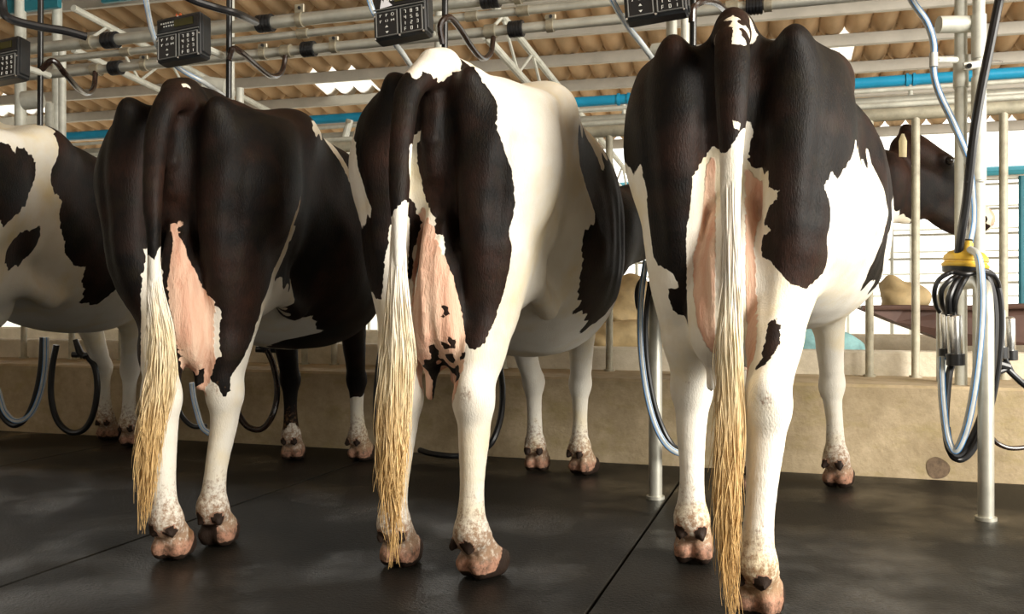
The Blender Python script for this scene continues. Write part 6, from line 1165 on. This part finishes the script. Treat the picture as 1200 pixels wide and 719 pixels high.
def hose(name, pts, r, mat, label, cat='hose', group=None, parent=None, seg=10, n=8):
    """pts: (px, py, depth) as seen, smoothed into a hanging hose"""
    P_ = spline([at(*p) for p in pts], n)
    o = MB().tube(P_, r, seg).build(name, mat, parent)
    if parent is None: tag(o, label, cat, group)
    return o
def striped(pts, r, label, group, n=8, cols=('stripe',), sides=(-1, 1)):
    P_ = spline([at(*p) for p in pts], n)
    o = MB().tube(P_, r, 12).build('milk_hose', M['hose'])
    tag(o, label, 'hose', group)
    for sd in sides:
        off = []
        for i, p in enumerate(P_):
            t = (P_[min(i + 1, len(P_) - 1)] - P_[max(i - 1, 0)]).normalized()
            s_ = t.cross(Vector((0, 1, 0))).normalized()
            off.append(p + s_ * (r * .62 * sd) + Vector((0, -r * .80, 0)))
        MB().tube(off, r * .13, 6).build('coloured_stripe', M['stripe'], o)
    return o
GM = 'clear milk hoses with blue stripes'
striped([(167, -30, 3.2), (172, 5, 3.2), (179, 38, 3.25), (190, 62, 3.3), (213, 82, 3.35), (240, 97, 3.4), (262, 112, 3.5)], .0095, 'clear milk hose looping behind the box above the dark cow', GM)
striped([(425, -30, 3.0), (436, 10, 3.0), (452, 38, 3.05), (470, 60, 3.1), (482, 78, 3.2)], .0095, 'clear milk hose behind the box above the middle cow', GM)
striped([(705, -30, 2.8), (719, 3, 2.8), (735, 30, 2.85), (751, 50, 2.9), (764, 68, 2.95)], .0095, 'clear milk hose behind the box above the right-hand cow', GM)
striped([(1052, -30, 3.3), (1070, 3, 3.3), (1086, 26, 3.3), (1094, 52, 3.3), (1094, 84, 3.3), (1100, 108, 3.3), (1113, 136, 3.3), (1126, 165, 3.3), (1135, 190, 3.3), (1139, 225, 3.32), (1140, 260, 3.34), (1134, 292, 3.3)], .0120, 'clear milk hose coming down in a curve to the hanging cluster', GM)
jn = MB().tube([at(1094, 62, 3.29), at(1094, 78, 3.29)], .0145, 12).build('hose_joint', M['symbol']); tag(jn, 'pale joint sleeve on the clear hose at the right, with a short side arm', 'fitting')
MB().tube([at(1097, 70, 3.3), at(1120, 70, 3.5)], .012, 8).build('side_arm', M['paint'], jn)

GS = 'brown black nozzle hoses on the lower line'
hose('vacuum_hose', [(48, 82, 3.64), (62, 71, 3.64), (76, 86, 3.7), (92, 104, 3.9), (103, 109, 4.1), (110, 102, 4.25), (112, 84, 4.28)], .0118, M['brown_hose'], 'dark S-shaped hose right of the leftmost rod', 'hose', GS)
hose('vacuum_hose', [(268, 70, 3.37), (273, 57, 3.37), (284, 62, 3.42), (300, 76, 3.6), (318, 89, 3.8), (330, 84, 3.95), (335, 64, 3.98)], .0112, M['brown_hose'], 'dark S-shaped hose right of the rod above the dark cow', 'hose', GS)
hose('vacuum_hose', [(519, 52, 3.11), (516, 30, 3.1), (526, 20, 3.12), (538, 32, 3.2), (552, 54, 3.35), (565, 68, 3.5), (575, 62, 3.6), (578, 44, 3.66)], .0108, M['brown_hose'], 'dark S-shaped hose right of the rod above the middle cow', 'hose', GS)
hose('vacuum_hose', [(811, 26, 2.86), (813, 8, 2.86), (826, 1, 2.9), (840, 4, 3.1), (850, 12, 3.3), (857, 14, 3.40)], .0120, M['brown_hose'], 'dark arched hose right of the rod above the right-hand cow', 'hose', GS)
GB = 'thick black rubber hoses at the top left'
hose('rubber_hose', [(4, -30, 3.3), (3, 8, 3.3), (12, 22, 3.3), (45, 31, 3.35), (75, 36, 3.4), (101, 43, 3.45)], .0155, M['black'], 'thick black hose bending in from the top left corner', 'hose', GB)
hose('rubber_hose', [(195, -20, 3.1), (222, -2, 3.1), (250, 8, 3.15), (278, 16, 3.2), (300, 26, 3.4)], .0135, M['black'], 'thick black hose crossing above the rod over the dark cow', 'hose', GB)

# hoop dividers standing on the floor, with uprights behind
GH = 'galvanised hoop dividers'
def hoop(u, label, top=.84, v1=4.62):
    zf = .405
    pts = [uv(u, 3.57, 0.0), uv(u, 3.57, .4), uv(u, 3.57, top - .12), uv(u, 3.60, top - .04), uv(u, 3.68, top), uv(u, 3.9, top + .005), uv(u, v1 - .22, top + .005), uv(u, v1 - .11, top), uv(u, v1 - .03, top - .04), uv(u, v1, top - .12), uv(u, v1, .6), uv(u, v1, zf)]
    root = empty('hoop_divider', uv(u, 3.57, 0)); tag(root, label, 'divider', GH)
    MB().tube(pts[:1] + spline(pts[2:10], 5) + pts[-1:], .0265, 18).build('bent_pipe', M['galv'], root)
    MB().tube([uv(u, 3.57, -.001), uv(u, 3.57, .012)], .036, 18).build('foot_ring', M['galv'], root)
hoop(.615, 'galvanised hoop divider carrying the hanging cluster at the right')
hoop(-.55, 'galvanised hoop divider between the middle and right-hand cows')
hoop(-1.66, 'galvanised hoop divider behind the left hind leg of the middle cow')
hoop(-2.87, 'galvanised hoop divider behind the left hind leg of the dark cow')
GU = 'pale uprights behind the stalls'
def upright(px, v, z0, r, label, sleeve=None, top=3.0):
    b = on_v(px, 300, v); b.z = z0
    root = empty('upright_pipe', b); tag(root, label, 'post', GU)
    MB().tube([b, Vector((b.x, b.y, top))], r, 14).build('tube', M['paint'], root)
    if sleeve:
        for z_a, z_b in sleeve: MB().tube([Vector((b.x, b.y, z_a)), Vector((b.x, b.y, z_b))], r * 1.22, 14).build('sleeve', M['paint'], root)
    return root, b
ra, ba = upright(1126, 4.45, .405, .0265, 'pale upright pipe at the right, left one of the close pair beside the cow head', [(1.72, 1.86)])
rb, bb_ = upright(1147, 4.40, .405, .0255, 'pale upright pipe at the right, right one of the close pair beside the cow head', [(1.30, 1.75), (1.83, 2.02)])
z1 = at(1120, 29, ba.y).z
MB().tube([at(1100, 29, ba.y - .03), at(1140, 28, ba.y - .03)], .037, 18).build('cross_sleeve', M['paint'], ra)
lv = empty('gate_latch', at(1136, 77, 3.95)); tag(lv, 'pale latch plate with a dark bolt hole across the upright pair at the right', 'latch')
MB().box(at(1141, 76, 3.95), (.09, .012, .034), Matrix.Rotation(math.radians(-8), 3, 'Y'), .004).build('latch_plate', M['paint'], lv)
MB().tube([at(1136, 77, 3.93), at(1136, 77, 3.945)], .011, 12).build('bolt', M['black'], lv)
MB().tube([at(1150, 72, 3.95), at(1168, 71, 3.95), at(1175, 72, 3.95)], .004, 8).build('latch_handle', M['steel'], lv)
upright(787, 4.6, 1.55, .027, 'pale upright behind the box over the right-hand cow, left of two')
upright(803, 4.5, 1.55, .021, 'pale upright behind the box over the right-hand cow, right of two', [(1.84, 1.92)])
cs = MB().tube([at(766, 60, 4.5), at(800, 55, 4.4)], .037, 16).build('cross_sleeve', M['paint']); tag(cs, 'short thick pale cross tube at the foot of the uprights over the right-hand cow', 'tube', 'short cross tubes')
upright(516, 4.6, 1.5, .027, 'pale upright behind the black rod over the middle cow', [(1.86, 2.4)])
upright(272, 4.7, 1.35, .015, 'thin pale upright next to the rod over the dark cow, left of two')
upright(281, 4.6, 1.35, .024, 'pale upright next to the rod over the dark cow, right of two', None, 2.03)
cs = MB().tube([at(240, 100, 4.9), at(265, 103, 4.9)], .050, 16).build('cross_sleeve', M['paint']); tag(cs, 'short thick pale cross tube left of the rod over the dark cow', 'tube', 'short cross tubes')
upright(58, 4.5, 1.3, .025, 'pale upright with open top right of the leftmost rod, nearer of two', None, 2.01)
upright(73, 4.4, 1.3, .022, 'pale upright right of the leftmost rod, farther right of two', [(1.45, 1.55)], 2.3)
upright(24, 5.2, 1.3, .040, 'thick pale upright in the top left corner')
upright(67, 5.4, 1.3, .036, 'thick pale upright between the two leftmost boxes')
cs = MB().tube([at(28, 118, 4.9), at(48, 116, 4.9)], .050, 16).build('cross_sleeve', M['paint']); tag(cs, 'short thick pale cross tube left of the leftmost rod', 'tube', 'short cross tubes')
tp = MB().box(at(30, 2, 6.6), (.62, .04, .15), RZ, .006).build('teal_beam', M['teal'], smooth=False); tag(tp, 'teal painted beam piece in the top left corner', 'beam')
tp = MB().box(at(150, -5, 6.6), (.45, .04, .07), RZ, .006).build('teal_beam', M['teal'], smooth=False); tag(tp, 'teal painted beam piece at the top edge above the second box', 'beam')

# the cluster hanging on the right-hand hoop
D0 = 3.32
cl = empty('milking_cluster', at(1132, 330, D0)); tag(cl, 'hanging milking cluster with yellow claw cap and steel shells on the right-hand hoop', 'milking unit', 'milking clusters')
def lathe(c, prof, seg=24, axis=Vector((0, 0, 1)), name='x', mat=None, parent=None):
    mb = MB(); c = Vector(c)
    mb.tube([c + axis * z for r_, z in prof], [r_ for r_, z in prof], seg)
    return mb.build(name, mat, parent)
cc = at(1131, 312, D0); tlt = Vector((.10, 0, 1)).normalized()
lathe(cc, [(.076, -.006), (.080, .0), (.080, .006), (.072, .012), (.072, .018), (.077, .020), (.074, .035), (.060, .050), (.042, .058), (.030, .060)], 28, tlt, 'claw_cap', M['yellow'], cl)
lathe(cc, [(.060, -.030), (.074, -.024), (.078, -.006), (.070, -.004)], 28, tlt, 'claw_bowl', M['black'], cl)
lathe(cc + tlt * .055 + Vector((-.012, -.03, 0)), [(.018, 0), (.018, .028), (.013, .030), (.013, .036)], 14, tlt, 'claw_spout', M['yellow'], cl)
lathe(cc + tlt * .090 + Vector((-.008, -.02, 0)), [(.014, 0), (.016, .004), (.014, .008)], 14, tlt, 'clip', M['black'], cl)
def shell(px0, py0, px1, py1, d, r, capr):
    a = at(px0, py0, d); b = at(px1, py1, d); ax = (b - a).normalized(); L_ = (b - a).length
    prof = [(r * .55, -.004), (r * .86, 0), (r, .006), (r, L_ * .76), (r * .98, L_ * .765)]
    o = lathe(a, prof, 20, ax, 'teat_cup_shell', M['steel'], cl)
    lathe(a, [(r * 1.02, L_ * .765), (capr, L_ * .77), (capr, L_ * .99), (capr * .8, L_)], 20, ax, 'liner_collar', M['black'], o)
    return o
shell(1118, 369, 1120, 428, D0 - .05, .0255, .032)
shell(1108, 366, 1109, 421, D0 + .02, .0200, .026)
shell(1171, 362, 1173, 420, D0 + .10, .0200, .028)
shell(1183, 372, 1184, 422, D0 + .30, .0200, .028)
RBR = M['black']
def chose(pts, r, mat=None, nm='short_hose', seg=10):
    return hose(nm, pts, r, mat or RBR, None, parent=cl, seg=seg)
chose([(1122, 318, D0 - .05), (1112, 320, D0 - .07), (1100, 328, D0 - .06), (1095, 342, D0 - .05), (1097, 358, D0), (1101, 365, D0 + .02)], .0085)
chose([(1124, 322, D0 - .06), (1113, 328, D0 - .08), (1104, 340, D0 - .07), (1104, 355, D0 - .05), (1109, 367, D0)], .0085)
chose([(1128, 320, D0 - .06), (1118, 334, D0 - .08), (1112, 350, D0 - .09), (1112, 366, D0 - .06)], .0110)
chose([(1133, 322, D0 - .06), (1125, 336, D0 - .08), (1119, 352, D0 - .08), (1118, 368, D0 - .05)], .0120)
chose([(1142, 318, D0 - .06), (1158, 318, D0 - .06), (1168, 328, D0 - .03), (1171, 342, D0 + .02), (1171, 362, D0 + .10)], .0095)
chose([(1118, 318, D0 - .09), (1132, 321, D0 - .11), (1150, 319, D0 - .10), (1164, 322, D0 - .08)], .0085)
# long milk tube and pulse tubes hanging in a loop
striped([(1137, 292, D0 - .06), (1146, 300, D0 - .11), (1150, 330, D0 - .13), (1150, 370, D0 - .13), (1146, 420, D0 - .13), (1139, 470, D0 - .12), (1130, 508, D0 - .10), (1119, 528, D0 - .08), (1110, 512, D0 - .06), (1105, 475, D0 - .04), (1103, 440, D0 - .02), (1103, 418, D0)], .0135, 'clear hose hanging from the yellow claw cap in a long loop at the right', GM, n=10)
GL = 'black pulse hoses'
hose('pulse_hose', [(1150, 318, D0 - .04), (1160, 332, D0 - .05), (1166, 370, D0 - .05), (1163, 430, D0 - .05), (1152, 480, D0 - .05), (1138, 515, D0 - .05), (1124, 533, D0 - .05), (1112, 525, D0 - .05), (1108, 490, D0 - .04), (1112, 440, D0 - .02), (1117, 424, D0)], .0130, M['black'], 'outer black hose of the hanging loop below the yellow cap', 'hose', GL)
hose('pulse_hose', [(1156, 318, D0), (1170, 340, D0), (1173, 385, D0), (1168, 440, D0), (1157, 490, D0), (1141, 525, D0), (1126, 538, D0), (1114, 530, D0), (1110, 500, D0 + .02)], .0120, M['black'], 'second black hose of the hanging loop, just outside the other', 'hose', GL)
hose('rubber_hose', [(1178, -30, 3.2), (1169, 10, 3.2), (1160, 55, 3.2), (1150, 105, 3.2), (1141, 160, 3.2), (1136, 205, 3.22), (1132, 240, 3.24), (1127, 270, 3.26), (1122, 305, 3.3)], .0155, M['black'], 'thick black hose sweeping down from the top right to the yellow cap', 'hose')
ct = MB().tube([at(1133, 213, 3.20), at(1152, 213, 3.9)], .003, 6).build('cable_tie', M['black']); tag(ct, 'thin black tie holding the thick hose to the upright at the right', 'tie')
vb = empty('hose_connector', at(1178, 432, 3.6)); tag(vb, 'black branching hose connector at the right edge', 'connector', 'hose connectors')
MB().tube([at(1162, 424, 3.6), at(1182, 430, 3.6)], .018, 10).build('body', M['black'], vb)
MB().tube([at(1165, 438, 3.6), at(1180, 432, 3.6), at(1196, 447, 3.6), at(1215, 462, 3.6)], .013, 10).build('branch', M['black'], vb)
MB().tube([at(1170, 410, 3.6), at(1178, 420, 3.6), at(1186, 436, 3.6)], .010, 10).build('branch', M['black'], vb)
hose('rubber_hose', [(1158, 500, 3.75), (1162, 512, 3.75), (1172, 521, 3.75), (1188, 525, 3.75), (1215, 522, 3.75)], .0100, M['brown_hose'], 'orange-brown black hose end curving off the right edge above the floor', 'hose')

# hoses on the hoop between the middle and right-hand cows
striped([(757, 305, 3.50), (752, 340, 3.50), (750, 380, 3.48), (752, 420, 3.47), (758, 462, 3.46), (768, 498, 3.45), (782, 522, 3.45), (800, 531, 3.5), (815, 520, 3.6)], .0120, 'clear hose with blue stripes left of the hoop between the middle and right-hand cows', GM, n=10)
hose('pulse_hose', [(762, 330, 3.52), (757, 370, 3.50), (758, 420, 3.50), (765, 465, 3.50), (776, 500, 3.50), (789, 522, 3.5), (803, 530, 3.55)], .0105, M['black'], 'black hose beside the clear one between the middle and right-hand cows', 'hose', GL)
hose('pulse_hose', [(757, 326, 3.62), (750, 330, 3.62), (746, 342, 3.62), (747, 358, 3.62), (751, 366, 3.6)], .0085, M['black'], 'small black hose arch above the hoop between the middle and right-hand cows', 'hose', GL)
# loops hanging at the ledge behind the cows
hose('pulse_hose', [(585, 425, 4.35), (589, 455, 4.3), (587, 488, 4.25), (578, 515, 4.2), (566, 528, 4.2)], .0150, M['black'], 'black hose loop behind the right hind leg of the middle cow', 'hose', GL)
striped([(491, 425, 3.6), (489, 455, 3.6), (485, 490, 3.6), (478, 520, 3.6), (470, 535, 3.6)], .0110, 'clear blue-striped hose behind the tail of the middle cow', GM)
hose('pulse_hose', [(449, 395, 3.95), (443, 430, 3.9), (440, 470, 3.9), (441, 505, 3.9), (448, 525, 3.9)], .0110, M['black'], 'black hose left of the tail of the middle cow', 'hose', GL)
hose('rubber_hose', [(492, 527, 4.45), (505, 531, 4.38), (530, 534, 4.30), (552, 533, 4.28)], .0140, M['black'], 'black hose lying on the floor mat behind the middle cow', 'hose')
def gear(px, py, d, label, s=1.0):
    root = empty('hose_connector', at(px, py, d)); tag(root, label, 'connector', 'hose connectors')
    MB().tube([at(px - 9 * s, py - 14 * s, d), at(px - 4 * s, py, d), at(px, py + 4 * s, d)], [.012 * s, .019 * s, .017 * s], 10).build('branch', M['black'], root)
    MB().tube([at(px + 11 * s, py - 10 * s, d), at(px + 9 * s, py + 1 * s, d), at(px, py + 4 * s, d)], [.012 * s, .019 * s, .017 * s], 10).build('branch', M['black'], root)
    MB().tube([at(px - 12 * s, py + 2 * s, d), at(px + 12 * s, py + 3 * s, d)], .015 * s, 10).build('body', M['black'], root)
gear(312, 407, 4.55, 'black branching connector on the ledge behind the dark cow')
hose('pulse_hose', [(313, 410, 4.5), (321, 430, 4.48), (325, 458, 4.45), (320, 485, 4.42), (307, 502, 4.42), (291, 500, 4.42), (280, 486, 4.42), (274, 468, 4.42)], .0150, M['brown_hose'], 'brown-black hose loop right of the hind leg of the dark cow', 'hose', GL)
hose('pulse_hose', [(203, 440, 3.6), (205, 465, 3.6), (213, 487, 3.6), (226, 499, 3.6), (242, 499, 3.6)], .0095, M['black'], 'black hose loop between the hind legs of the dark cow', 'hose', GL)
striped([(225, 448, 3.4), (227, 465, 3.4), (231, 482, 3.4), (237, 500, 3.4), (246, 508, 3.4)], .0100, 'clear blue-striped hose between the hind legs of the dark cow', GM)
gear(98, 413, 5.1, 'black branching connector on the ledge left of the pale cow forelegs', 1.1)
hose('pulse_hose', [(66, 404, 5.0), (61, 432, 5.0), (60, 465, 5.0), (67, 492, 5.0), (82, 506, 5.0), (98, 503, 5.0), (109, 485, 5.0), (114, 455, 5.0), (111, 430, 5.0), (103, 418, 5.0)], .0165, M['black'], 'big black hose loop under the belly of the pale cow', 'hose', GL)
hose('pulse_hose', [(50, 395, 4.6), (48, 430, 4.6), (42, 462, 4.6), (32, 487, 4.6), (18, 498, 4.6), (5, 490, 4.6), (-5, 470, 4.6)], .0150, M['black'], 'black hose loop at the left edge under the pale cow', 'hose', GL)
striped([(54, 395, 4.5), (53, 430, 4.5), (47, 462, 4.5), (36, 485, 4.5), (20, 493, 4.5), (6, 482, 4.5), (-3, 455, 4.5)], .0130, 'grey clear hose loop at the left edge under the pale cow', GM)
